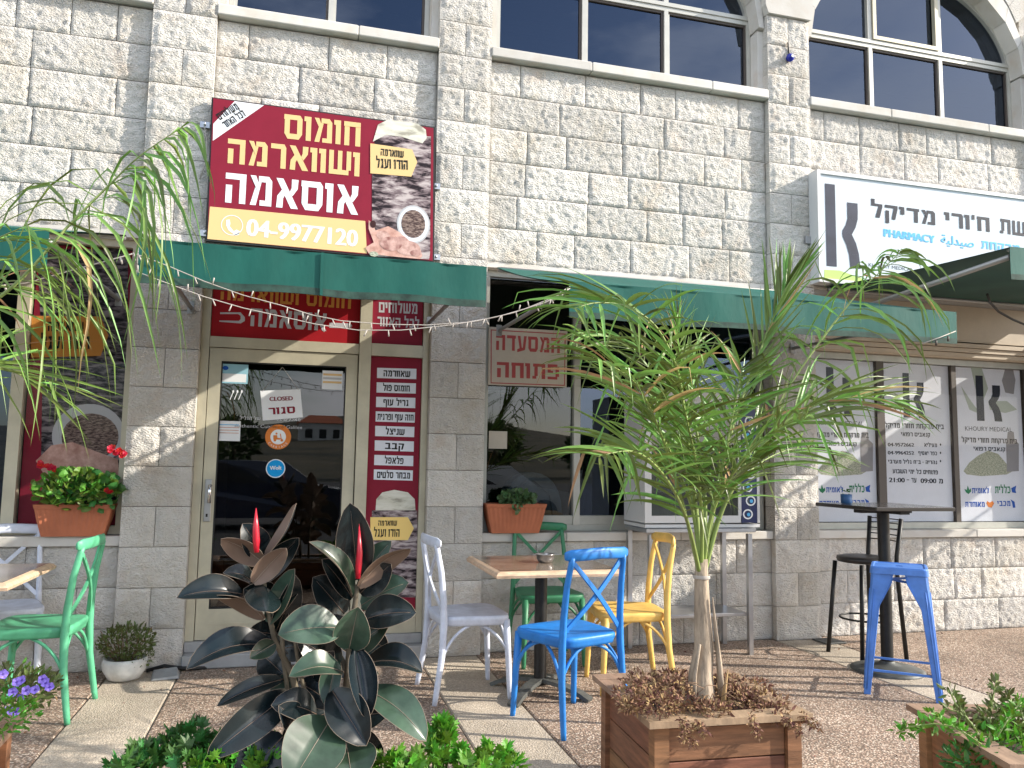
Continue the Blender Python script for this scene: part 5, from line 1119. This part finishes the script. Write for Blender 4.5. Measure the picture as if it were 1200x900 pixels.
# petunias
pe = thing('petunia_plant', 'violet petunias with green leaves in the left planter', 'plant', (-2.0, -2.4, .42))
ml = MB(); leaves(ml, at(5, 810, -2.4), (.17, .12, .07), 620, .026, 'bush', rnd=rnd); leaves(ml, at(12, 798, -2.3), (.10, .08, .05), 150, .024, 'geranium', rnd=rnd); leaves(ml, at(5, 840, -2.62), (.10, .06, .05), 200, .026, 'herb', rnd=rnd); leaves(ml, at(32, 812, -2.35), (.07, .05, .025), 60, .024, 'herb', rnd=rnd); ml.build('foliage', pe, True)
for (px, py) in ((15, 811), (41, 808), (24, 818), (50, 796), (53, 800), (20, 799), (25, 797), (10, 832), (18, 834), (58, 805), (4, 790), (31, 809), (-8, 815)):
    p = at(px, py, -2.52); m1 = MB(); flowers(m1, p, (0, 0, 0), 1, .0155, 'violet_petal', 'violet_dark', rnd); m1.build('flower', pe, True)
# herbs under the rubber plant
def herb(label, spots, m, n, seed):
    r_ = random.Random(seed); c = at(*spots[0][:2], spots[0][2]); t = thing('parsley_plant', label, 'plant', (c.x, c.y, .28)); mb = MB(); ms_ = MB()
    for (px, py, yy, r) in spots:
        p = at(px, py, yy); leaves(mb, p, (r, r, r*.6), int(n*1.3), .044, m, shape=2, up=.5, rnd=r_)
        for k in range(7): ms_.tube([(p.x+r_.uniform(-.03, .03), p.y, .25), (p.x+r_.uniform(-r, r), p.y+r_.uniform(-.03, .03), p.z)], .003, 'herb', 4)
    mb.build('foliage', t, True); ms_.build('stems', t, True); return t
herb('dark green lobed leaf herb in front of the rubber plant on the left', [(170, 893, -2.95, .05), (195, 880, -2.9, .055), (222, 866, -2.88, .055), (252, 876, -2.9, .05), (278, 872, -2.9, .045), (230, 892, -3.0, .06), (150, 905, -3.0, .06), (290, 890, -3.0, .05)], 'herb_dark', 26, 3)
herb('bright green lobed leaf herb to the right of the rubber plant', [(518, 868, -2.9, .035), (505, 892, -2.95, .05), (455, 893, -2.95, .05), (475, 900, -3.0, .05), (548, 889, -2.9, .045), (582, 884, -2.9, .045), (560, 900, -3.0, .05), (598, 896, -2.9, .03), (520, 852, -2.88, .018)], 'herb', 26, 4)
herb('bright young lobed leaves below the left rubber plant leaves', [(265, 893, -3.02, .04), (300, 898, -3.02, .04), (318, 880, -2.9, .03), (245, 900, -3.05, .04)], 'herb', 20, 9)
# ------------------------------------------------------------------ rubber plant
rp = thing('rubber_plant', 'large dark leaved rubber plant with two red shoots in front of the glass door', 'plant', (-.98, -2.98, .25))
def rleaf(b, t, wd, yb=-2.9, yt=None, face=(0, -1, .35), fold=.35, droop=.12, top='rubber_leaf', under='rubber_under', roll=0, label=None):
    B = at(b[0], b[1], yb); T = at(t[0], t[1], yb-.05 if yt is None else yt)
    ax = (T-B); L_ = ax.length; ax.normalize(); N = Vector(face); N = (N-ax*N.dot(ax)).normalized(); N = Matrix.Rotation(roll, 3, ax) @ N; S = ax.cross(N)
    nl, nw = 14, 4; mb = MB(); vs = []; wd *= 1.15
    for i in range(nl+1):
        u = i/nl; prof = (math.sin(math.pi*min(1, u*.96+.03))**.62)*(1-.18*u) if u < 1 else 0
        cen = B+ax*(u*L_)+N*(droop*L_*(math.sin(math.pi*u*.9)) )
        for j in range(-nw, nw+1):
            v_ = j/nw; hw = wd/2*prof
            p = cen+S*(hw*v_*math.cos(fold*abs(v_)))+N*(hw*abs(v_)*math.sin(fold))+N*(.012*wd/.12*math.sin(u*26)*.25*abs(v_)*(1-abs(v_)))
            vs.append(p)
    m_ = 2*nw+1; fs = []
    for i in range(nl):
        for j in range(m_-1): a = i*m_+j; fs.append((a, a+m_, a+m_+1, a+1))
    # orient: face normal along N is the upper side
    mb.add(vs, fs, top, True); th_ = .0016
    mb.add([Vector(v)-N*th_ for v in vs], [f[::-1] for f in fs], under, True)
    mb.tube([B+ax*(u*L_)+N*(droop*L_*math.sin(math.pi*u*.9)+.0012) for u in [k/10 for k in range(10)]], [.0014*(1-.08*k) for k in range(10)], 'rubber_rib' if top != 'rubber_leaf' else under, 5)
    edge = [vs[i*m_] for i in range(nl+1)]; edge2 = [vs[i*m_+m_-1] for i in range(nl+1)]
    for e_ in (edge, edge2): mb.tube([Vector(q) for q in e_[1:]], .0007, 'rubber_rib', 3, cap=False)
    o = mb.build('leaf', rp, True); return o
A = lambda x, y_: (190+x/3.75, 570+y_/3.75)
Bq = lambda x, y_: (200+x/3.75, 720+y_/3.75)
G = 'rubber_green'
U1 = dict(top='rubber_under', under='rubber_leaf')
rleaf(A(452, 315), A(582, 72), .060, face=(-.9, -.3, .2), fold=.5, droop=-.10, **U1)
rleaf(A(440, 305), A(350, 162), .085, yb=-2.86, face=(.3, -1, .1), fold=.3)
rleaf(A(445, 335), A(258, 236), .080, face=(.3, -.7, -.7), fold=.4, droop=-.12, **U1)
rleaf(A(400, 430), A(600, 228), .080, yb=-2.86, face=(.2, -1, .2), fold=.5, droop=-.1)
rleaf(A(400, 425), A(545, 275), .070, yb=-2.92, face=(-.3, -.8, -.5), fold=.4, droop=-.12, **U1)
rleaf(A(410, 440), A(262, 388), .075, yb=-2.82, face=(0, -.6, .8), fold=.3, droop=.2)
rleaf(A(352, 475), A(62, 497), .095, yb=-2.88, face=(0, -.75, .65), fold=.55, droop=.16)
rleaf(A(450, 580), A(238, 488), .070, yb=-2.9, face=(0, -.6, -.8), fold=.4, droop=-.15, **U1)
rleaf(A(440, 430), A(455, 560), .110, yb=-2.9, yt=-3.08, face=(0, -.6, -.5), fold=.5, droop=-.1, top='rubber_under', under='rubber_leaf')
rleaf(A(470, 600), A(578, 362), .085, yb=-2.9, face=(-.7, -.7, .0), fold=.5, droop=-.08, top=G, under='rubber_under')
rleaf(A(500, 640), A(585, 390), .085, yb=-2.86, face=(.5, -.9, 0), fold=.35, droop=.03)
rleaf(A(495, 700), A(108, 822), .110, yb=-2.9, face=(0, -.6, .8), fold=.5, droop=.22)
rleaf(A(495, 690), A(384, 757), .055, yb=-2.94, face=(0, -.8, .3), fold=.4, droop=.05, top=G)
rleaf(A(440, 740), A(560, 850), .10, yb=-2.8, face=(0, -1, .3), fold=.3)
rleaf(Bq(495, 285), Bq(203, 408), .060, yb=-2.9, face=(0, -.75, .65), fold=.5, droop=.12)
rleaf(Bq(525, 345), Bq(152, 636), .105, yb=-2.92, yt=-3.05, face=(.3, -.9, .5), fold=.4, droop=.08)
rleaf(Bq(745, 60), Bq(470, 95), .135, yb=-2.95, face=(.1, -.75, .75), fold=.30, droop=.10, top=G)
rleaf(A(835, 485), A(635, 250), .085, yb=-2.92, face=(.4, -.55, .75), fold=.55, droop=.14, top=G)
rleaf(A(835, 490), A(700, 320), .075, yb=-2.88, face=(.5, -.8, .2), fold=.3, droop=.05)
rleaf(A(858, 410), A(825, 72), .115, yb=-2.9, face=(0, -1, .1), fold=.35, droop=.03)
rleaf(A(862, 440), A(1096, 284), .080, yb=-2.92, face=(0, -.7, -.7), fold=.4, droop=-.16, **U1)
rleaf(A(880, 420), A(1012, 240), .085, yb=-2.84, face=(-.3, -.8, .5), fold=.35, droop=.1, top=G)
rleaf(A(870, 470), A(1005, 340), .085, yb=-2.88, face=(-.2, -.9, 0), fold=.3, droop=-.05)
rleaf(A(875, 525), A(1086, 425), .115, yb=-2.86, face=(-.3, -.7, .7), fold=.3, droop=.08, top=G)
rleaf(A(890, 585), A(1120, 560), .110, yb=-2.92, face=(0, -.85, .5), fold=.45, droop=.18)
rleaf(A(800, 560), A(660, 400), .115, yb=-2.84, face=(.4, -.9, .2), fold=.3, droop=.04)
rleaf(A(822, 712), A(862, 528), .120, yb=-2.96, face=(-.1, -1, .2), fold=.55, droop=.02, top=G)
rleaf(A(840, 720), A(1000, 600), .095, yb=-2.9, face=(-.3, -.8, .5), fold=.3, droop=.08, top=G)
rleaf(A(890, 780), A(1145, 832), .110, yb=-2.92, face=(0, -.55, .85), fold=.5, droop=.20)
rleaf(A(790, 815), A(553, 848), .095, yb=-2.98, face=(0, -.6, .8), fold=.45, droop=.22, top=G)
rleaf(A(780, 780), A(590, 670), .105, yb=-2.86, face=(.2, -.9, .3), fold=.3, droop=.05)
rleaf(Bq(812, 150), Bq(862, 462), .110, yb=-2.96, yt=-3.04, face=(.1, -1, .25), fold=.8, droop=.05, top='rubber_leaf', under=G)
rleaf(Bq(860, 330), Bq(1118, 566), .115, yb=-2.95, yt=-3.05, face=(.2, -.75, .7), fold=.28, droop=.16, top=G)
rleaf(Bq(710, 335), Bq(860, 578), .125, yb=-2.98, yt=-3.06, face=(0, -1, .3), fold=.5, droop=.06)
rleaf(Bq(640, 440), Bq(436, 405), .105, yb=-2.95, face=(0, -.7, .7), fold=.3, droop=.15)
rleaf(Bq(540, 480), Bq(470, 400), .08, yb=-2.97, face=(0, -.8, .6), fold=.3)
rleaf(Bq(700, 465), Bq(520, 760), .170, yb=-3.0, yt=-3.14, face=(.1, -.85, .55), fold=.25, droop=.08, top=G)
rleaf(Bq(495, 535), Bq(290, 760), .130, yb=-2.99, yt=-3.05, face=(.1, -.85, .5), fold=.3, droop=.08)
rleaf(Bq(770, 560), Bq(800, 760), .150, yb=-3.0, yt=-3.1, face=(0, -.85, .55), fold=.3, droop=.08, top=G)
rleaf(Bq(730, 200), Bq(690, 410), .07, yb=-2.9, face=(-.4, -.8, .2), fold=.4, droop=.05, top=G)
rleaf(Bq(650, 300), Bq(720, 160), .07, yb=-2.86, face=(-.2, -.8, .5), fold=.4, droop=.05)
rleaf(Bq(780, 500), Bq(700, 660), .12, yb=-2.93, face=(.1, -1, .3), fold=.3, droop=.05)
rleaf(A(610, 530), A(560, 640), .05, yb=-2.84, face=(0, -1, .3)); rleaf(A(640, 780), A(700, 700), .07, yb=-2.82, face=(0, -1, .3))
_rr = random.Random(17)
for (bx, by, tx_, ty_) in ((330, 745, 290, 740), (345, 790, 320, 830), (350, 800, 392, 830), (405, 790, 370, 770), (408, 800, 445, 790), (415, 745, 455, 760), (400, 830, 350, 850), (405, 840, 455, 835), (320, 720, 352, 690), (318, 700, 285, 690), (412, 760, 385, 720), (355, 840, 330, 880), (410, 860, 450, 885), (325, 735, 360, 740), (330, 760, 372, 755)):
    rleaf((bx, by), (tx_, ty_), _rr.uniform(.07, .10), yb=-2.84+_rr.uniform(-.02, .03), face=(_rr.uniform(-.5, .5), -.8, _rr.uniform(.1, .7)), fold=_rr.uniform(.25, .5), droop=_rr.uniform(.03, .15), top=G if _rr.random() < .35 else 'rubber_leaf')
for pts, r in (([(368, 905), (352, 830), (342, 790), (322, 750), (314, 715), (309, 680), (306, 655)], [.012, .011, .010, .008, .007, .006, .005]), ([(402, 905), (404, 850), (406, 800), (411, 745), (417, 700), (419, 685)], [.012, .011, .010, .009, .008, .006]), ([(350, 900), (340, 830), (332, 770), (330, 745)], .007), ([(372, 900), (362, 830), (350, 780), (345, 745)], .006), ([(360, 900), (358, 840), (356, 800)], .006)):
    y_ = -2.9; P_ = [at(p[0], p[1], y_) for p in pts]; P_ = [Vector((P_[0].x, -2.95, .22))]+P_; mb = MB(); mb.tube(P_, ([r[0]]+r) if isinstance(r, list) else r, 'rubber_stem', 8); mb.build('stem', rp, True)
for pts in ([A(415, 290), A(412, 180), A(413, 95)], [A(860, 405), A(868, 290), A(866, 165)]):
    P_ = [at(p[0], p[1], -2.96) for p in pts]; mb = MB(); mb.tube([P_[0], P_[0].lerp(P_[1], .5), P_[1], P_[2]], [.007, .010, .009, .001], 'rubber_spike', 8); mb.build('red_shoot', rp, True)
# ------------------------------------------------------------------ palms
def catmull(P_, n):
    out = []
    for i in range(len(P_)-1):
        p0, p1, p2, p3 = P_[max(i-1, 0)], P_[i], P_[i+1], P_[min(i+2, len(P_)-1)]
        for k in range(n):
            t = k/n; out.append(.5*((2*p1)+(p2-p0)*t+(2*p0-5*p1+4*p2-p3)*t*t+(-p0+3*p1-3*p2+p3)*t**3))
    return out+[P_[-1]]
def frond(root, ctrl, n, L_, rnd, start=.25, width=.0175, droop=.5, up=None, fwd=.55, m='palm_leaf', rs=.009, spread=1.0, Lend=.5, hang=0.0):
    P_ = catmull([at(*c) for c in ctrl], 10); mb = MB(); N = len(P_)
    mb.tube(P_, [rs*(1-.85*i/(N-1)) for i in range(N)], 'palm_stalk', 6)
    n = int(n*.82); droop *= .7
    for k in range(n):
        u = start+(1-start)*(k+.5)/n; f = u*(N-1); i = min(int(f), N-2); p = P_[i].lerp(P_[i+1], f-i); tg = (P_[i+1]-P_[i]).normalized()
        upv = Vector(up) if up else Vector((0, -.35, 1)); sd = tg.cross(upv).normalized(); un = sd.cross(tg).normalized()
        ss = math.sin(math.pi*min(1, ((u-start)/(1-start))*.9+.12)); Lk = L_*(Lend+(1-Lend)*ss)*rnd.uniform(.8, 1.15)
        for s in (-1, 1):
            if rnd.random() < .04: continue
            sp = spread*rnd.uniform(.5, 1.3); d = (tg*(fwd+rnd.uniform(-.3, .35))+sd*s*sp+un*rnd.uniform(-.2, .5)).normalized()
            q = p.copy(); pts = [q.copy()]; seg = 6; dr = droop*rnd.uniform(.5, 1.5)
            hx = rnd.uniform(-.28, .28); hy = rnd.uniform(-.2, .2)
            kink = rnd.randint(2, 5) if rnd.random() < .2 else -1
            for j in range(seg):
                d = (d+Vector((0, 0, -dr/seg*(1+j*.35)))).normalized()
                if hang: d = (d*(1-hang)+Vector((hx, hy, -1))*hang).normalized()
                if j == kink: d = (d*.4+Vector((0, 0, -1))).normalized()
                q = q+d*(Lk/seg); pts.append(q.copy())
            wv = width*rnd.uniform(.7, 1.15); vs = []; rl = rnd.uniform(-.9, .9)
            for j, c in enumerate(pts):
                tt = (pts[min(j+1, seg)]-pts[max(j-1, 0)]).normalized(); b = tt.cross(un).normalized() if abs(tt.dot(un)) < .97 else sd; b = (Matrix.Rotation(rl+.25*j*(.5-rnd.random()*.1), 3, tt) @ b); nrm = b.cross(tt)
                v_ = j/seg; hw = wv*.5*(.35+.65*min(1, v_*5))*(1-v_**2.2)
                vs += [c-b*hw+nrm*hw*.45, c, c+b*hw+nrm*hw*.45]
            fs = []
            for j in range(seg): a = j*3; fs += [(a, a+1, a+4, a+3), (a+1, a+2, a+5, a+4)]
            mb.add(vs, fs, m if rnd.random() > .035 else 'palm_dry')
    return mb.build('frond', root, True)
pr_ = random.Random(21)
pm = thing('palm_tree', 'young palm with long arching feathery leaves in the square wooden planter', 'palm', (.70, -2.5, .36))
T0, T1 = at(822, 822, -2.5), at(822, 676, -2.5)
mb = MB(); mb.tube([T0+Vector((0, 0, -.06)), T0, at(821, 790, -2.5), at(825, 760, -2.5), at(823, 720, -2.5), at(822, 680, -2.5), at(822, 655, -2.5)], [.062, .056, .047, .038, .032, .028, .024], 'palm_trunk', 16)
mb.build('trunk', pm, True)
for (pts, r0) in (([(846, 822), (843, 780), (839, 740), (835, 700)], .022), ([(812, 820), (814, 790), (820, 755)], .018)):
    P_ = [at(p[0], p[1], -2.535) for p in pts]; mb = MB(); mb.tube(P_, [r0*(1-.28*i) for i in range(len(P_))], 'palm_trunk', 8, flat=.6); mb.build('old_leaf_base', pm, True)
P_ = [at(846, 835, -2.6), at(849, 810, -2.6), at(853, 785, -2.62)]; mb = MB(); mb.tube(P_, [.012, .008, .002], 'palm_dry', 6); mb.build('old_leaf_base', pm, True)
mb = MB(); mb.lathe([(.0335, -.006), (.0345, 0), (.0335, .008)], 'cable_white', 20, cap=False); mb.xform(Matrix.Translation(T1)); mb.build('plastic_tie', pm, True)
yy = -2.5
FR = [
 ([(822, 670, -2.5), (816, 600, -2.5), (806, 520, -2.55), (795, 440, -2.65), (770, 385, -2.8), (735, 360, -2.9), (700, 355, -3.0), (672, 362, -3.05)], 40, .42, dict(droop=.55, fwd=.7)),
 ([(820, 675, -2.5), (800, 590, -2.6), (775, 510, -2.8), (745, 450, -3.0), (700, 420, -3.15)], 34, .40, dict(droop=.5, fwd=.8)),
 ([(824, 670, -2.5), (826, 580, -2.45), (812, 480, -2.4), (798, 420, -2.4), (792, 372, -2.42)], 44, .38, dict(droop=.25, fwd=.9)),
 ([(826, 670, -2.5), (845, 600, -2.45), (885, 520, -2.4), (940, 430, -2.35), (1000, 350, -2.35), (1032, 318, -2.35), (1058, 292, -2.35)], 42, .54, dict(droop=.5, fwd=.6, start=.36, hang=.2, Lend=.22)),
 ([(826, 670, -2.5), (850, 590, -2.5), (895, 520, -2.55), (945, 478, -2.6), (1000, 466, -2.7), (1050, 470, -2.75)], 36, .44, dict(droop=.35, fwd=1.0, start=.28)),
 ([(824, 672, -2.5), (835, 600, -2.55), (870, 540, -2.7), (915, 500, -2.85), (960, 490, -3.0)], 30, .38, dict(droop=.4, fwd=.9)),
 ([(823, 668, -2.5), (838, 580, -2.35), (865, 480, -2.25), (895, 400, -2.2), (915, 350, -2.2), (925, 325, -2.2)], 34, .40, dict(droop=.05, fwd=1.6, spread=.6, start=.36)),
 ([(820, 672, -2.5), (805, 610, -2.7), (780, 560, -2.95), (745, 530, -3.1), (700, 535, -3.2)], 30, .36, dict(droop=.4, fwd=.8)),
 ([(822, 670, -2.5), (815, 590, -2.35), (795, 500, -2.15), (760, 430, -1.95), (715, 395, -1.85), (675, 390, -1.8)], 38, .44, dict(droop=.5, fwd=.7)),
 ([(822, 670, -2.5), (822, 600, -2.6), (815, 540, -2.75), (800, 470, -2.95), (792, 420, -3.1)], 40, .36, dict(droop=.3, fwd=.8)),
 ([(824, 668, -2.5), (840, 610, -2.35), (870, 560, -2.2), (915, 530, -2.1), (960, 525, -2.0)], 24, .42, dict(droop=.3, fwd=1.1, start=.35)),
 ([(821, 670, -2.5), (812, 600, -2.5), (790, 540, -2.6), (770, 500, -2.7), (755, 470, -2.75)], 34, .36, dict(droop=.35, fwd=.8)),
 ([(824, 670, -2.5), (836, 600, -2.45), (850, 530, -2.5), (862, 470, -2.5), (870, 430, -2.5)], 34, .36, dict(droop=.3, fwd=.9)),
]
for c, n_, L_, kw in FR: frond(pm, c, n_, L_, pr_, **kw)
lp = thing('palm_tree', 'palm leaning in from the left edge with long drooping leaves before the poster window', 'palm', (-3.0, -2.95, .36))
mb = MB(); mb.tube([(-3.0, -2.95, .30), (-3.0, -2.95, .6), (-2.97, -2.93, .95), (-2.95, -2.92, 1.1)], [.05, .042, .034, .03], 'palm_trunk', 14); mb.build('trunk', lp, True)
def s0(): 
    return None
def fr2(ctrl, n_, L_, **kw):
    P0 = Vector((-2.95, -2.92, 1.08)); 
    global at
    _at = at
    def at(*a): return P0 if a[0] == 'o' else _at(*a)
    try: frond(lp, ctrl, n_, L_, pr_, **kw)
    finally: at = _at
fr2([('o', 0, 0), (-190, 430, -2.85), (-90, 400, -2.75), (10, 340, -2.7), (80, 265, -2.65), (130, 215, -2.6), (165, 182, -2.6), (215, 148, -2.6)], 42, .72, droop=.6, fwd=.5, start=.30, spread=.6, Lend=.42, hang=.36, width=.015)
fr2([('o', 0, 0), (-200, 480, -2.9), (-130, 420, -2.9), (-70, 340, -2.9), (-20, 290, -2.95), (30, 265, -3.0)], 28, .70, droop=.6, fwd=.6, start=.3, spread=.7, hang=.28, width=.014)
fr2([('o', 0, 0), (-190, 500, -2.9), (-120, 450, -2.8), (-60, 425, -2.7), (0, 430, -2.6), (45, 450, -2.55)], 20, .44, droop=.25, fwd=1.0, start=.3, spread=.8, width=.014)
fr2([('o', 0, 0), (-200, 480, -2.8), (-120, 400, -2.5), (-60, 350, -2.3), (0, 335, -2.2), (50, 350, -2.1)], 16, .50, droop=.3, fwd=.9, start=.3, spread=.8, hang=.1, width=.014)
# leaf litter on the paving
mb = MB(); lr = random.Random(4)
for k in range(130):
    x, y_ = lr.uniform(-2.6, 4.5), lr.choice([lr.uniform(-.5, .0), lr.uniform(-2.4, -.1)])
    leaves(mb, (x, y_, .006), (.01, .01, .002), 1, lr.uniform(.012, .03), 'dead_leaf', up=-.2, rnd=lr)
tag(mb.build('leaf_litter', kind='stuff'), 'scattered small dry brown leaves lying on the paving', 'leaf litter')
# ------------------------------------------------------------------ what stands behind the camera and shows in the glass
def car(label, x, y_, body):
    t = thing('parked_car', label, 'car', (x, y_, -.16)); mb = MB()
    prof = [(-2.1, .25), (2.1, .25), (2.15, .55), (2.0, .8), (1.2, .92), (.55, 1.40), (-.9, 1.44), (-1.7, 1.0), (-2.1, .9), (-2.15, .5)]
    n = len(prof); v = []
    for s, k in ((-.85, 1), (-.80, .98), (.80, .98), (.85, 1)):
        for a, b in prof: v.append((a, s*(1 if b < 1 else .82), b))
    v = v[:n]+v[3*n:]
    mb.add(v, [tuple(range(n-1, -1, -1)), tuple(range(n, 2*n))]+[(i, (i+1) % n, (i+1) % n+n, i+n) for i in range(n)], body); mb.build('body', t)
    mb = MB()
    for s in (-1, 1): mb.add([(1.0, s*.80, .95), (.5, s*.715, 1.34), (-.85, s*.715, 1.38), (-1.5, s*.79, 1.0)], [(0, 1, 2, 3)], 'rubber_gasket')
    mb.build('side_window', t)
    for a in (-1.35, 1.35):
        for s in (-1, 1):
            mb = MB(); mb.lathe([(.30, -.1), (.32, -.08), (.32, .08), (.30, .1)], 'rubber_gasket', 20); mb.xform(Matrix.Translation((a, s*.80, .32)) @ Matrix.Rotation(math.pi/2, 4, 'X')); mb.build('wheel', t)
    return t
car('dark car parked behind the camera, reflected in the glass door', -1.6, -12.5, 'car_paint')
car('white car parked behind the camera, reflected in the windows', 3.4, -12.8, 'far_white')
tr_rnd = random.Random(8)
for k, (x, y_, h) in enumerate(((-14, -45, 3.4), (-5, -52, 4.2), (4, -50, 3.2), (12, -46, 4), (21, -53, 3.6), (-24, -50, 4))):
    t = thing('distant_tree', ['rounded tree across the car park reflected in the glass, number %s from the left' % w_ for w_ in ('one', 'two', 'three', 'four', 'five', 'six')][(1, 2, 3, 4, 5, 0)[k]], 'tree', (x, y_, -.1), 0, 'trees across the car park')
    mb = MB(); mb.tube([(0, 0, 0), (.1, 0, h*.3), (0, .1, h*.6)], [.25, .2, .1], 'bark', 8); mb.build('trunk', t)
    mb = MB(); leaves(mb, (0, 0, h*.62), (h*.42, h*.42, h*.36), 700, .55, 'tree_crown', rnd=tr_rnd); mb.build('crown', t)

hs = thing('white_house', 'small white house across the car park reflected in the door glass', 'house', (3.0, -120, 3.6))
mb = MB(); mb.box(-3.5, 3.5, -2.5, 2.5, 0, 3.2, 'far_white'); mb.build('wall', hs)
mb = MB(); mb.add([(-3.8, -2.8, 3.21), (3.8, -2.8, 3.21), (3.8, 2.8, 3.21), (-3.8, 2.8, 3.21), (-2, 0, 4.5), (2, 0, 4.5)], [(0, 1, 5, 4), (2, 3, 4, 5), (1, 2, 5), (3, 0, 4)], 'terracotta'); mb.build('roof', hs)
for x in (-2, 0, 2): mb = MB(); mb.box(x-.5, x+.5, 2.5, 2.56, 1, 2.3, 'rubber_gasket'); mb.build('window', hs)
